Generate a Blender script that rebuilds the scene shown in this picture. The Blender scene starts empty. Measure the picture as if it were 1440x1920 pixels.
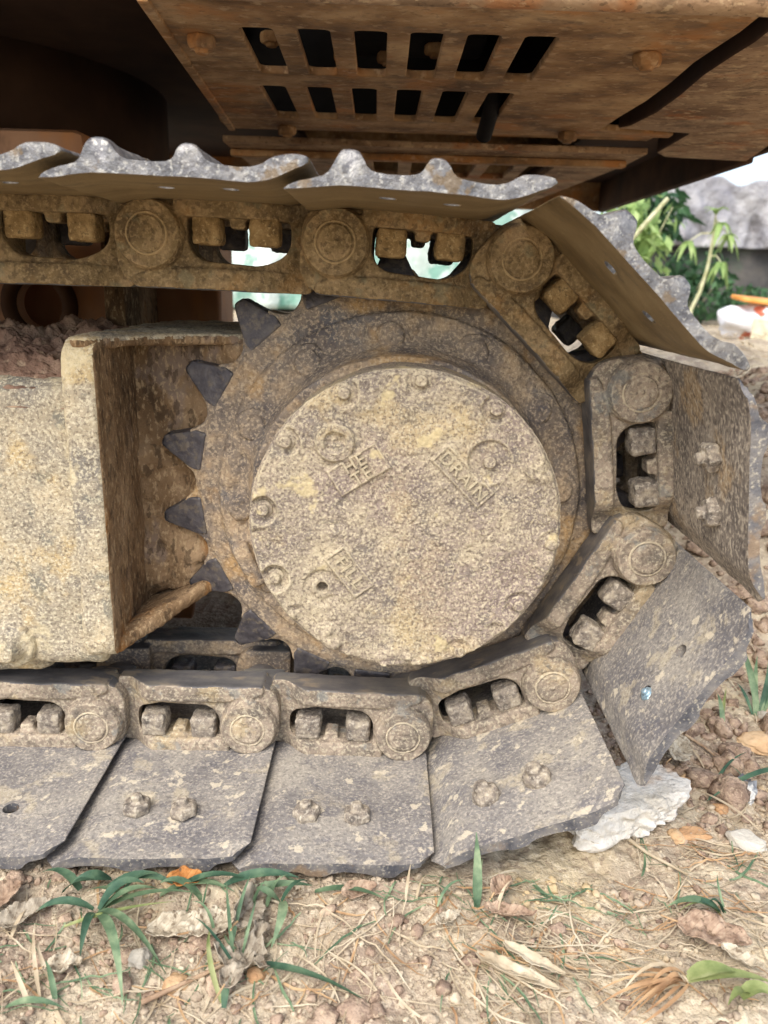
import bpy, bmesh, math, random
import numpy as np
from mathutils import Matrix, Vector

random.seed(7)
np.random.seed(7)
SC = bpy.context.scene
COL = SC.collection
R = math.radians

# ------------------------------------------------------------------ camera
CAM_LOC = Vector((-0.01458, -0.83101, 0.23911))
YAW, PITCH, ROLL = 0.003735, -0.288095, 0.029913
f = Vector((math.sin(YAW)*math.cos(PITCH), math.cos(YAW)*math.cos(PITCH), math.sin(PITCH)))
r_ = f.cross(Vector((0, 0, 1))).normalized()
u_ = r_.cross(f)
rr = math.cos(ROLL)*r_ + math.sin(ROLL)*u_
uu = -math.sin(ROLL)*r_ + math.cos(ROLL)*u_
cd = bpy.data.cameras.new('camera')
cam = bpy.data.objects.new('camera', cd)
COL.objects.link(cam)
cam.matrix_world = Matrix(((rr.x, uu.x, -f.x, CAM_LOC.x), (rr.y, uu.y, -f.y, CAM_LOC.y), (rr.z, uu.z, -f.z, CAM_LOC.z), (0, 0, 0, 1)))
cd.sensor_fit = 'HORIZONTAL'
cd.sensor_width = 36.0
cd.lens = 36.1
cd.clip_start = 0.02
cd.clip_end = 500
cd.dof.use_dof = True
cd.dof.focus_distance = 0.86
cd.dof.aperture_fstop = 8.5
SC.camera = cam
def at(px, py, z=None, y=None):
    '''a point of the place measured on the photograph: where the sight line meets a level or a depth'''
    d = f+rr*((px-720)/1444)-uu*((py-960)/1444)
    t = (z-CAM_LOC.z)/d.z if z is not None else (y-CAM_LOC.y)/d.y
    return CAM_LOC+d*t

# ------------------------------------------------------------------ sky, sun, exposure
SUN_EL, SUN_AZ = R(52), R(205)          # azimuth measured from +Y clockwise
w = bpy.data.worlds.new('World')
SC.world = w
w.use_nodes = True
wn = w.node_tree
sky = wn.nodes.new('ShaderNodeTexSky')
sky.sky_type = 'NISHITA'
sky.sun_disc = False
sky.sun_elevation = SUN_EL
sky.sun_rotation = SUN_AZ
sky.dust_density = 3.0
sky.air_density = 1.0
bg = wn.nodes['Background']
hs_ = wn.nodes.new('ShaderNodeHueSaturation')
hs_.inputs['Saturation'].default_value = 0.75      # thin overcast
wn.links.new(sky.outputs[0], hs_.inputs['Color'])
wn.links.new(hs_.outputs[0], bg.inputs[0])
bg.inputs[1].default_value = 0.15
sd = bpy.data.lights.new('sun', 'SUN')
sd.energy = 1.0
sd.angle = R(40)
sd.color = (1.0, 0.975, 0.93)
so = bpy.data.objects.new('sun', sd)
COL.objects.link(so)
sv = Vector((math.sin(SUN_AZ)*math.cos(SUN_EL), math.cos(SUN_AZ)*math.cos(SUN_EL), math.sin(SUN_EL)))
so.rotation_euler = sv.to_track_quat('Z', 'Y').to_euler()
so.location = sv*5
SC.view_settings.view_transform = 'Standard'
SC.view_settings.look = 'None'
SC.view_settings.gamma = 1
SC.view_settings.exposure = 1.2
try:
    SC.cycles.max_bounces = 8
    SC.cycles.diffuse_bounces = 5
    SC.cycles.use_denoising = True
except Exception:
    pass

# ------------------------------------------------------------------ noise
def _h(ix, iy, iz, seed):
    n = (ix.astype(np.int64)*374761393 + iy.astype(np.int64)*668265263 + iz.astype(np.int64)*2147483647 + seed*974634777) & 0xffffffff
    n = ((n ^ (n >> 13))*1274126177) & 0xffffffff
    n = ((n ^ (n >> 16))*2246822519) & 0xffffffff
    return ((n ^ (n >> 15)) & 0xffff)/65535.0

def vnoise(x, y, z=None, seed=0):
    x = np.asarray(x, float); y = np.asarray(y, float)
    z = np.zeros_like(x) if z is None else np.asarray(z, float)
    x0 = np.floor(x); y0 = np.floor(y); z0 = np.floor(z)
    fx, fy, fz = x-x0, y-y0, z-z0
    fx, fy, fz = [t*t*(3-2*t) for t in (fx, fy, fz)]
    out = 0
    for a in (0, 1):
        for b in (0, 1):
            for c in (0, 1):
                wgt = (fx if a else 1-fx)*(fy if b else 1-fy)*(fz if c else 1-fz)
                out = out + wgt*_h(x0+a, y0+b, z0+c, seed)
    return out*2-1

def fbm(x, y, z=None, seed=0, octv=4, gain=0.5):
    s, amp, out = 1.0, 1.0, 0
    for i in range(octv):
        out = out + amp*vnoise(x*s+i*17.3, y*s-i*9.1, None if z is None else z*s+i*3.7, seed+i)
        s *= 2.03; amp *= gain
    return out

def worley(x, y, seed=0):
    x = np.asarray(x, float); y = np.asarray(y, float)
    x0 = np.floor(x); y0 = np.floor(y)
    d = np.full(x.shape, 9.0)
    for a in (-1, 0, 1):
        for b in (-1, 0, 1):
            cx = x0+a+_h(x0+a, y0+b, x0*0, seed); cy = y0+b+_h(x0+a, y0+b, x0*0, seed+5)
            d = np.minimum(d, (cx-x)**2+(cy-y)**2)
    return np.sqrt(d)

def sstep(a, b, x):
    t = np.clip((np.asarray(x, float)-a)/(b-a), 0, 1)
    return t*t*(3-2*t)

# ------------------------------------------------------------------ materials
def S(r, g, b):
    def c(v):
        v /= 255.0
        return v/12.92 if v <= 0.04045 else ((v+0.055)/1.055)**2.4
    return (c(r), c(g), c(b), 1.0)

def mat(name, ramp, scale=8, detail=6, rough=0.85, metal=0.0, layers=(), bumps=(), dust=None, coord='pos', stretch=None, spec=0.3, rough_var=0.0, edge=None):
    """ramp: colours over one noise; layers: (colour, scale, detail, lo, hi, amount[, seed]) mixed over it; bumps: (scale, distance_m)."""
    m = bpy.data.materials.new(name)
    m.use_nodes = True
    nt = m.node_tree
    N, L = nt.nodes, nt.links
    p = N['Principled BSDF']
    p.inputs['Roughness'].default_value = rough
    p.inputs['Metallic'].default_value = metal
    p.inputs['Specular IOR Level'].default_value = spec
    if coord == 'pos':
        src = N.new('ShaderNodeNewGeometry').outputs['Position']
    else:
        src = N.new('ShaderNodeTexCoord').outputs['Object']
    if stretch:
        mp = N.new('ShaderNodeMapping')
        mp.inputs['Scale'].default_value = stretch
        L.new(src, mp.inputs['Vector'])
        src2 = mp.outputs[0]
    else:
        src2 = src
    def noise(sc, det, off=0.0, s=None, ro=0.6):
        n = N.new('ShaderNodeTexNoise')
        n.inputs['Scale'].default_value = sc
        n.inputs['Detail'].default_value = min(det, 4)
        n.inputs['Roughness'].default_value = ro
        va = N.new('ShaderNodeVectorMath'); va.operation = 'ADD'
        L.new(s or src2, va.inputs[0]); va.inputs[1].default_value = (off*1.37, off*2.11, off*.73)
        L.new(va.outputs[0], n.inputs['Vector'])
        return n.outputs['Fac']
    a = noise(scale, detail, 0.3)
    cr = N.new('ShaderNodeValToRGB')
    L.new(a, cr.inputs[0])
    el = cr.color_ramp.elements
    k = len(ramp)
    lo, hi = 0.33, 0.67
    el[0].position = lo; el[0].color = ramp[0]
    el[1].position = hi; el[1].color = ramp[-1]
    for i in range(1, k-1):
        e = el.new(lo+(hi-lo)*i/(k-1)); e.color = ramp[i]
    col = cr.outputs[0]
    def mixin(col, fac, c):
        mx = N.new('ShaderNodeMix'); mx.data_type = 'RGBA'
        L.new(fac, mx.inputs[0]); L.new(col, mx.inputs[6]); mx.inputs[7].default_value = c
        return mx.outputs[2]
    def rng(fac, lo, hi, amt):
        mr = N.new('ShaderNodeMapRange'); mr.interpolation_type = 'SMOOTHSTEP'
        L.new(fac, mr.inputs[0]); mr.inputs[1].default_value = lo; mr.inputs[2].default_value = hi
        mr.inputs[3].default_value = 0; mr.inputs[4].default_value = amt
        return mr.outputs[0]
    for i, l in enumerate(layers):
        c, sc, det, lo, hi, amt = l[:6]
        if sc >= 200: sc, lo, hi = sc*.95, lo-.02, hi+.05
        fac = rng(noise(sc, det, 2.1+i*1.7), lo, hi, amt)
        col = mixin(col, fac, c)
    if dust:
        c, lo, hi, amt = dust
        g = N.new('ShaderNodeNewGeometry')
        sx = N.new('ShaderNodeSeparateXYZ'); L.new(g.outputs['Normal'], sx.inputs[0])
        ad = N.new('ShaderNodeMath'); ad.operation = 'MULTIPLY_ADD'
        L.new(noise(30, 4, 7.7), ad.inputs[0]); ad.inputs[1].default_value = 0.9; 
        L.new(sx.outputs['Z'], ad.inputs[2])
        col = mixin(col, rng(ad.outputs[0], lo+0.45, hi+0.45, amt), c)
    if edge:
        c, lo, hi, amt = edge
        ge = N.new('ShaderNodeNewGeometry')
        col = mixin(col, rng(ge.outputs['Pointiness'], lo, hi, amt), c)
    L.new(col, p.inputs['Base Color'])
    if rough_var:
        mr = N.new('ShaderNodeMapRange'); L.new(a, mr.inputs[0])
        mr.inputs[1].default_value = 0.35; mr.inputs[2].default_value = 0.65
        mr.inputs[3].default_value = rough-rough_var; mr.inputs[4].default_value = min(1, rough+rough_var)
        L.new(mr.outputs[0], p.inputs['Roughness'])
    last = None
    if bumps:
        (s0, d0), (s1, d1) = bumps[0], bumps[-1]
        n = N.new('ShaderNodeTexNoise')
        n.inputs['Scale'].default_value = s0
        n.inputs['Detail'].default_value = 2 if s1 == s0 else min(5, math.log2(s1/s0)+1.5)
        n.inputs['Roughness'].default_value = .72
        L.new(src, n.inputs['Vector'])
        b = N.new('ShaderNodeBump')
        b.inputs['Distance'].default_value = d0+(d1 if s1 != s0 else 0)
        L.new(n.outputs['Fac'], b.inputs['Height'])
        last = b.outputs[0]
    if last: L.new(last, p.inputs['Normal'])
    return m

M = {}
M['cover'] = mat('crusted_cover', [S(120, 109, 100), S(148, 135, 117), S(171, 157, 131)], 26, 8, 0.95,
    layers=[(S(180, 159, 116), 13, 6, .53, .64, .6), (S(130, 114, 108), 7, 6, .49, .64, .6), (S(98, 93, 87), 46, 6, .55, .64, .5), (S(194, 181, 152), 380, 3, .48, .58, .7), (S(85, 73, 66), 330, 3, .51, .60, .65), (S(196, 179, 136), 20, 6, .60, .66, .7)],
    bumps=[(60, .0012), (520, .0008)], edge=(S(194, 181, 149), .515, .56, .45))
M['frame'] = mat('crusted_frame', [S(126, 119, 108), S(162, 150, 128), S(186, 170, 140)], 18, 8, 0.95,
    layers=[(S(190, 165, 117), 10, 6, .53, .63, .7), (S(84, 90, 87), 26, 6, .55, .64, .55), (S(212, 201, 172), 300, 3, .49, .58, .65), (S(92, 80, 69), 270, 3, .53, .60, .6), (S(208, 193, 156), 16, 6, .58, .66, .6)],
    bumps=[(50, .003), (400, .0018)], edge=(S(206, 189, 151), .52, .57, .5))
M['hub'] = mat('muddy_hub', [S(97, 90, 87), S(136, 122, 106), S(172, 148, 117)], 20, 8, 0.9,
    layers=[(S(190, 153, 101), 10, 6, .52, .64, .7), (S(97, 101, 106), 22, 6, .56, .66, .4), (S(208, 187, 155), 280, 3, .50, .58, .5), (S(81, 71, 65), 200, 4, .53, .61, .5)],
    bumps=[(70, .0025), (350, .0015)])
M['tooth'] = mat('worn_tooth_steel', [S(62, 59, 62), S(82, 78, 80), S(98, 93, 90)], 50, 6, 0.55, 0.25,
    layers=[(S(120, 109, 94), 90, 5, .52, .64, .6)], bumps=[(120, .001), (300, .0006)], edge=(S(140, 136, 132), .52, .57, .5))
M['rail'] = mat('worn_rail_steel', [S(84, 83, 84), S(113, 110, 109), S(142, 135, 123)], 30, 6, .5, .35, layers=[(S(168, 152, 128), 40, 5, .57, .66, .6)], bumps=[(150, .0006)], stretch=(.4, 1, 1))
M['link_brown'] = mat('brown_cast_steel', [S(93, 76, 52), S(123, 103, 71), S(151, 127, 93)], 26, 8, 0.85,
    layers=[(S(149, 112, 65), 14, 5, .53, .64, .5), (S(173, 149, 110), 280, 3, .50, .58, .45), (S(71, 57, 40), 150, 4, .53, .61, .5), (S(114, 112, 89), 34, 5, .58, .66, .4)],
    bumps=[(90, .0018), (420, .0012)], edge=(S(186, 160, 117), .52, .57, .5))
M['link_dust'] = mat('dusty_cast_steel', [S(108, 100, 90), S(141, 127, 111), S(166, 150, 131)], 26, 8, 0.9,
    layers=[(S(177, 157, 120), 14, 5, .53, .64, .6), (S(203, 191, 164), 280, 3, .50, .58, .5), (S(87, 78, 70), 150, 4, .53, .61, .5), (S(116, 123, 122), 30, 5, .58, .66, .45)],
    bumps=[(90, .0018), (420, .0012)], edge=(S(212, 197, 166), .52, .57, .5))
M['nut_brown'] = mat('brown_nut', [S(108, 86, 54), S(142, 116, 76), S(168, 142, 100)], 60, 6, 0.8,
    layers=[(S(80, 66, 44), 160, 3, .57, .66, .7), (S(196, 172, 126), 300, 3, .57, .65, .6)], bumps=[(150, .0015), (420, .0008)])
M['nut_dust'] = mat('dusty_nut', [S(94, 87, 80), S(139, 128, 114), S(173, 161, 140)], 90, 6, 0.9,
    layers=[(S(94, 85, 79), 140, 4, .53, .62, .5), (S(200, 190, 171), 260, 3, .53, .62, .5)], bumps=[(150, .0016), (420, .0008)], edge=(S(208, 198, 177), .52, .58, .5))
M['shoe_grey'] = mat('dusty_shoe_plate', [S(107, 104, 104), S(135, 130, 124), S(158, 151, 139)], 12, 8, 0.75, 0.1,
    layers=[(S(188, 175, 148), 22, 6, .56, .64, .6), (S(97, 96, 102), 34, 6, .55, .64, .5), (S(194, 184, 168), 300, 3, .50, .58, .5), (S(89, 84, 83), 260, 3, .52, .60, .5), (S(214, 201, 175), 60, 5, .60, .66, .65)],
    bumps=[(80, .0012), (420, .0008)])
M['shoe_mid'] = mat('brown_grey_shoe_plate', [S(104, 96, 89), S(135, 125, 113), S(165, 152, 135)], 14, 7, 0.75, 0.15,
    layers=[(S(179, 152, 113), 14, 5, .55, .64, .6), (S(207, 194, 173), 280, 3, .50, .57, .6), (S(77, 69, 67), 240, 3, .53, .59, .7)],
    bumps=[(80, .001), (420, .0006)], stretch=(1, 1, .65))
M['shoe_brown'] = mat('polished_brown_shoe_plate', [S(112, 95, 68), S(136, 117, 86), S(154, 135, 102)], 16, 6, 0.5, 0.3,
    layers=[(S(104, 92, 74), 30, 4, .56, .68, .6), (S(178, 156, 118), 260, 3, .59, .67, .5)], bumps=[(200, .0005)], stretch=(.12, 1, 1))
M['shoe_edge'] = mat('bright_worn_shoe_edge', [S(92, 92, 94), S(121, 120, 120), S(150, 147, 142)], 60, 5, 0.42, 0.45,
    layers=[(S(77, 75, 77), 120, 5, .51, .60, .6), (S(187, 184, 174), 260, 3, .55, .62, .6), (S(116, 96, 67), 34, 4, .58, .65, .7)], bumps=[(200, .0006), (500, .0004)])
M['shoe_edge_dark'] = mat('dark_worn_shoe_edge', [S(78, 78, 82), S(106, 104, 104), S(134, 128, 120)], 40, 5, 0.7, 0.2,
    layers=[(S(176, 168, 150), 300, 3, .56, .64, .8), (S(142, 116, 84), 22, 4, .58, .68, .6)], bumps=[(160, .001), (420, .0006)])
M['rust_mud'] = mat('rusty_mud_wall', [S(87, 67, 46), S(124, 99, 71), S(154, 129, 99)], 14, 8, 0.95,
    layers=[(S(156, 106, 51), 8, 6, .54, .63, .65), (S(129, 113, 101), 16, 6, .55, .64, .6), (S(184, 159, 122), 240, 3, .53, .59, .5), (S(62, 48, 34), 90, 5, .55, .61, .6)], bumps=[(40, .005), (250, .002)], stretch=(1, 1, .45))
M['belly'] = mat('rusty_belly_plate', [S(105, 75, 46), S(156, 118, 77), S(192, 155, 110)], 11, 8, 0.8,
    layers=[(S(183, 121, 63), 6, 6, .53, .63, .7), (S(110, 87, 65), 18, 7, .53, .65, .6), (S(208, 174, 130), 60, 6, .55, .66, .45), (S(91, 70, 49), 110, 5, .57, .66, .4)],
    bumps=[(30, .003), (200, .0015)], stretch=(.85, 1.15, 1))
M['belly_light'] = mat('dusty_belly_plate', [S(125, 95, 68), S(163, 131, 98), S(189, 159, 123)], 11, 8, 0.85,
    layers=[(S(174, 108, 57), 8, 6, .55, .64, .65), (S(110, 87, 64), 18, 7, .54, .62, .6), (S(208, 178, 136), 60, 6, .56, .63, .6), (S(78, 59, 42), 120, 5, .57, .63, .5)], bumps=[(30, .0025), (200, .0012)], stretch=(.85, 1.15, 1))
M['void'] = mat('shade_dark_brown', [S(48, 31, 20), S(60, 40, 26), S(72, 50, 34)], 6, 5, .95)  # dark brown with the deep shade under the deck put into the colour
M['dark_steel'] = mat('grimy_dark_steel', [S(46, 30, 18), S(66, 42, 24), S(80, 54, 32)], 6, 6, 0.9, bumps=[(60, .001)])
M['black'] = mat('hose_and_slot_shade_black', [S(16, 14, 13), S(26, 22, 20), S(34, 30, 27)], 12, 5, 0.8, bumps=[(80, .001)])  # hose black; on the slot internals it puts shade into the colour
M['brown_inner'] = mat('brown_carbody_paint', [S(123, 86, 59), S(150, 108, 77), S(165, 123, 90)], 5, 7, 0.85,
    layers=[(S(176, 114, 59), 6, 5, .56, .7, .6), (S(92, 68, 51), 14, 5, .58, .7, .5)], bumps=[(40, .001)], stretch=(1, 1, .5))
M['shiny_bolt'] = mat('bare_galvanised_bolt', [S(150, 176, 190), S(186, 206, 214), S(206, 220, 224)], 60, 4, 0.4, 0.6, bumps=[(200, .0006)])
M['clod_mud'] = mat('brown_purple_mud', [S(104, 82, 70), S(138, 110, 92), S(164, 138, 116)], 18, 7, 1.0,
    layers=[(S(190, 166, 136), 60, 5, .56, .68, .6)], bumps=[(60, .004), (250, .002)], spec=.05)
M['soil'] = mat('pale_crumbly_soil', [S(140, 125, 108), S(171, 156, 134), S(196, 182, 155)], 9, 8, 1.0,
    layers=[(S(196, 178, 140), 6, 5, .54, .66, .4), (S(160, 136, 122), 9, 5, .54, .66, .4), (S(212, 198, 172), 140, 5, .53, .61, .5), (S(116, 98, 84), 100, 5, .54, .62, .5)],
    bumps=[(70, .004), (260, .0022)], spec=.05)
M['soil_red'] = mat('reddish_bank_soil', [S(140, 108, 88), S(168, 132, 108), S(188, 156, 130)], 7, 8, 1.0,
    layers=[(S(202, 182, 152), 60, 5, .57, .68, .5), (S(112, 84, 70), 40, 4, .58, .68, .5)], bumps=[(40, .008), (200, .003)], spec=.05)
M['clods'] = mat('soil_crumbs', [S(138, 122, 105), S(173, 157, 135), S(200, 186, 160)], 60, 6, 1.0,
    layers=[(S(200, 176, 130), 6, 5, .54, .66, .6), (S(162, 132, 116), 10, 5, .54, .66, .5)], bumps=[(260, .0012)], spec=.05)
M['white_stone'] = mat('white_plaster_stone', [S(190, 182, 166), S(222, 216, 204), S(236, 232, 222)], 14, 7, 0.95,
    layers=[(S(196, 158, 116), 9, 5, .58, .68, .7), (S(140, 130, 116), 80, 4, .6, .68, .5)], bumps=[(60, .004), (260, .0015)], spec=.1)
M['stone_tan'] = mat('tan_stone', [S(166, 130, 96), S(196, 164, 126), S(210, 184, 148)], 20, 6, 0.95, bumps=[(80, .002), (300, .001)], spec=.1)
M['stone_grey'] = mat('grey_stone', [S(150, 144, 130), S(178, 170, 156), S(196, 190, 176)], 20, 6, 0.95, bumps=[(80, .002), (300, .001)], spec=.1)
M['stone_brown'] = mat('brown_clod', [S(128, 108, 93), S(158, 136, 117), S(180, 158, 136)], 40, 6, 0.98,
    layers=[(S(190, 170, 142), 160, 4, .53, .60, .5), (S(90, 72, 60), 120, 4, .54, .60, .5)], bumps=[(80, .004), (300, .0015)], spec=.05)
M['stone_orange'] = mat('orange_clod', [S(160, 122, 88), S(184, 146, 108), S(198, 166, 128)], 24, 6, 0.98, bumps=[(80, .003), (300, .001)], spec=.05)
def plant(name, a, b, c, sc=40, trans=.25, rough=.6):
    m = mat(name, [a, b, c], sc, 5, rough, bumps=[(300, .0004)], spec=.3)
    p = m.node_tree.nodes['Principled BSDF']
    nt = m.node_tree
    tr = nt.nodes.new('ShaderNodeBsdfTranslucent')
    tr.inputs[0].default_value = b
    mx = nt.nodes.new('ShaderNodeMixShader'); mx.inputs[0].default_value = trans
    out = nt.nodes['Material Output']
    nt.links.new(p.outputs[0], mx.inputs[1]); nt.links.new(tr.outputs[0], mx.inputs[2])
    nt.links.new(mx.outputs[0], out.inputs[0])
    return m
M['grass'] = plant('green_grass', S(70, 96, 72), S(106, 130, 98), S(156, 172, 134))
M['grass_dark'] = plant('dark_green_grass', S(46, 76, 60), S(70, 100, 78), S(104, 130, 100))
M['grass_yellow'] = plant('yellow_green_grass', S(112, 128, 76), S(148, 158, 102), S(178, 182, 130))
M['straw'] = plant('dry_straw', S(160, 142, 114), S(190, 174, 146), S(212, 200, 174), 30, .15, .8)
M['straw_brown'] = plant('brown_straw', S(146, 112, 80), S(178, 144, 106), S(200, 172, 132), 30, .15, .8)
def leaf_mat(name, a, b, c, vein):
    m = mat(name, [a, b, c], 90, 6, .85, bumps=[(300, .0006)], spec=.2, coord='obj', layers=[(a, 40, 5, .54, .62, .7), (S(96, 80, 62), 160, 4, .57, .62, .75)])
    nt = m.node_tree; N, L = nt.nodes, nt.links
    p = N['Principled BSDF']
    col = p.inputs['Base Color'].links[0].from_socket
    tc = N.new('ShaderNodeTexCoord'); sx = N.new('ShaderNodeSeparateXYZ'); L.new(tc.outputs['Object'], sx.inputs[0])
    def mth(op, a, b=None):
        n = N.new('ShaderNodeMath'); n.operation = op
        for k, v in enumerate((a, b)):
            if v is None: continue
            if isinstance(v, (int, float)): n.inputs[k].default_value = v
            else: L.new(v, n.inputs[k])
        return n.outputs[0]
    ay = mth('ABSOLUTE', sx.outputs['Y'])
    mid = mth('LESS_THAN', ay, .0008)
    ph = mth('MULTIPLY', mth('SUBTRACT', sx.outputs['X'], ay), 900.0)
    side = mth('GREATER_THAN', mth('SINE', ph), .90)
    fac = mth('MULTIPLY', mth('MAXIMUM', mid, side), .3)
    mx = N.new('ShaderNodeMix'); mx.data_type = 'RGBA'
    L.new(fac, mx.inputs[0]); L.new(col, mx.inputs[6]); mx.inputs[7].default_value = vein
    L.new(mx.outputs[2], p.inputs['Base Color'])
    bp_ = N.new('ShaderNodeBump'); bp_.inputs['Distance'].default_value = .0008
    L.new(fac, bp_.inputs['Height']); L.new(p.inputs['Normal'].links[0].from_socket, bp_.inputs['Normal']); L.new(bp_.outputs[0], p.inputs['Normal'])
    return m
M['leaf_pale'] = leaf_mat('pale_dry_leaf', S(140, 128, 108), S(180, 168, 146), S(204, 194, 172), S(126, 110, 88))
M['leaf_grey'] = leaf_mat('grey_dry_leaf', S(116, 105, 90), S(150, 139, 121), S(176, 165, 146), S(188, 178, 158))
M['leaf_brown'] = leaf_mat('brown_dry_leaf', S(128, 104, 86), S(160, 136, 114), S(184, 162, 138), S(120, 96, 78))
M['leaf_orange'] = leaf_mat('orange_dry_leaf', S(134, 82, 40), S(168, 112, 60), S(190, 138, 84), S(116, 70, 36))
M['bush_dark'] = plant('dark_bush_leaves', S(40, 70, 44), S(62, 96, 62), S(96, 130, 86), 6, .25)
M['bush_light'] = plant('light_shoot_leaves', S(118, 148, 84), S(156, 182, 112), S(194, 208, 146), 8, .35)
M['stem'] = mat('pale_green_stem', [S(166, 166, 120), S(196, 196, 156), S(210, 206, 172)], 20, 5, .7, layers=[(S(150, 118, 92), 60, 3, .58, .68, .6)])
M['twig'] = mat('brown_twig', [S(130, 104, 82), S(160, 134, 108), S(182, 160, 132)], 60, 5, .9, bumps=[(200, .001)])
M['wall'] = mat('dark_block_wall', [S(60, 60, 60), S(80, 78, 76), S(98, 94, 88)], 3, 7, .95, layers=[(S(84, 104, 84), 2, 5, .56, .7, .5)], bumps=[(12, .01)])
M['tarp'] = mat('grey_silver_tarp', [S(120, 119, 124), S(153, 152, 154), S(182, 180, 179)], 3.2, 6, .55, layers=[(S(98, 93, 93), 5, 5, .55, .66, .6)], bumps=[(9, .03)])
M['tarp_white'] = mat('white_teal_sheet', [S(116, 158, 142), S(184, 200, 192), S(214, 220, 214)], 2.4, 6, .6, layers=[(S(92, 146, 128), 5, 4, .54, .60, .7)], bumps=[(9, .02)])
M['sack'] = mat('white_woven_sack', [S(206, 206, 210), S(226, 226, 228), S(236, 236, 236)], 5, 5, .7, bumps=[(40, .004)])
M['sack_red'] = mat('red_brown_sack_print', [S(168, 84, 62), S(190, 104, 80), S(200, 124, 96)], 20, 4, .8)
M['orange'] = mat('orange_plastic', [S(206, 132, 52), S(226, 154, 76), S(236, 176, 100)], 8, 4, .5)
M['pale_block'] = mat('pale_yellow_block', [S(216, 206, 166), S(230, 222, 190), S(238, 232, 206)], 8, 4, .9, bumps=[(30, .004)])
M['scrap'] = mat('dark_crumpled_plastic', [S(70, 74, 78), S(100, 102, 106), S(150, 152, 152)], 40, 5, .5, layers=[(S(206, 204, 196), 26, 3, .56, .62, .9)], bumps=[(160, .002)])

# ------------------------------------------------------------------ mesh helpers
def mesh_py(name, V, F, smooth=True, angle=None):
    me = bpy.data.meshes.new(name)
    V = np.asarray(V, float)
    me.from_pydata(V.tolist(), [], [list(map(int, q)) for q in F])
    me.update()
    if smooth:
        me.shade_smooth()
        if angle is not None:
            me.set_sharp_from_angle(angle=angle)
    return me

def obj(name, me, material=None, parent=None, loc=None, rot=None, keep=False):
    o = bpy.data.objects.new(name, me)
    COL.objects.link(o)
    if loc is not None: o.location = loc
    if rot is not None: o.rotation_euler = rot
    if parent is not None:
        o.parent = parent
        if keep:
            o.matrix_parent_inverse = Matrix.Translation(parent.location).inverted()
    if material is not None:
        ms = material if isinstance(material, (list, tuple)) else [material]
        while len(me.materials) < len(ms): me.materials.append(None)
        for i, mm in enumerate(ms):
            if me.materials[i] is None: me.materials[i] = mm
            o.material_slots[i].link = 'OBJECT'
            o.material_slots[i].material = mm
    return o

def tag(o, label=None, cat=None, group=None, kind=None):
    if label: o['label'] = label
    if cat: o['category'] = cat
    if group: o['group'] = group
    if kind: o['kind'] = kind
    return o

def bake(ob, name):
    dg = bpy.context.evaluated_depsgraph_get()
    dg.update()
    me = bpy.data.meshes.new_from_object(ob.evaluated_get(dg))
    me.name = name
    return me

def drop(ob):
    d = ob.data
    bpy.data.objects.remove(ob)
    if d.users == 0:
        if isinstance(d, bpy.types.Mesh): bpy.data.meshes.remove(d)
        else: bpy.data.curves.remove(d)

def weld(me, d=1e-5):
    bm = bmesh.new(); bm.from_mesh(me)
    bmesh.ops.remove_doubles(bm, verts=bm.verts, dist=d)
    bmesh.ops.recalc_face_normals(bm, faces=bm.faces)
    bm.to_mesh(me); bm.free()

def rpoly(pts, rad, n=5):
    """polygon with rounded corners; rad one value or a list"""
    out = []
    k = len(pts)
    for i in range(k):
        p0, p1, p2 = Vector(pts[i-1]), Vector(pts[i]), Vector(pts[(i+1) % k])
        r = rad[i] if isinstance(rad, (list, tuple)) else rad
        a, b = (p0-p1), (p2-p1)
        r = min(r, a.length*.49, b.length*.49)
        if r < 1e-6:
            out.append(tuple(p1)); continue
        a = p1+a.normalized()*r; b = p1+b.normalized()*r
        for t in np.linspace(0, 1, n).tolist():
            q = (1-t)**2*a+2*t*(1-t)*p1+t*t*b
            out.append((q.x, q.y))
    return out

def plate(outline, holes, thick, bevel=.002, res=2):
    """flat plate in XY, centred on z=0, outline with real holes and rounded edges -> mesh"""
    cu = bpy.data.curves.new('c', 'CURVE')
    cu.dimensions = '2D'; cu.fill_mode = 'BOTH'
    for loop in [outline]+list(holes):
        sp = cu.splines.new('POLY'); sp.points.add(len(loop)-1)
        for i, q in enumerate(loop): sp.points[i].co = (q[0], q[1], 0, 1)
        sp.use_cyclic_u = True
    cu.extrude = max(thick/2-bevel, 1e-5); cu.bevel_depth = bevel; cu.bevel_resolution = res; cu.offset = -bevel
    o = bpy.data.objects.new('c', cu); COL.objects.link(o)
    me = bake(o, 'plate')
    drop(o)
    weld(me)
    return me

def ring(n, r, c=(0, 0)):
    return [(c[0]+r*math.cos(2*math.pi*i/n), c[1]+r*math.sin(2*math.pi*i/n)) for i in range(n)]

def lathe(prof, n=48, jitter=None):
    """profile of (r, y) round the Y axis; first/last with r=0 close it"""
    V, F, rows = [], [], []
    for (r, y) in prof:
        if r < 1e-7:
            rows.append([len(V)]); V.append((0, y, 0))
        else:
            row = []
            for i in range(n):
                a = 2*math.pi*i/n
                row.append(len(V)); V.append((r*math.cos(a), y, r*math.sin(a)))
            rows.append(row)
    for a, b in zip(rows, rows[1:]):
        for i in range(n):
            j = (i+1) % n
            if len(a) == 1 and len(b) == 1: continue
            if len(a) == 1: F.append((a[0], b[i], b[j]))
            elif len(b) == 1: F.append((a[i], b[0], a[j]))
            else: F.append((a[i], b[i], b[j], a[j]))
    V = np.array(V)
    if jitter is not None: V = jitter(V)
    me = mesh_py('lathe', V, F)
    weld(me, 1e-7)
    return me

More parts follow.
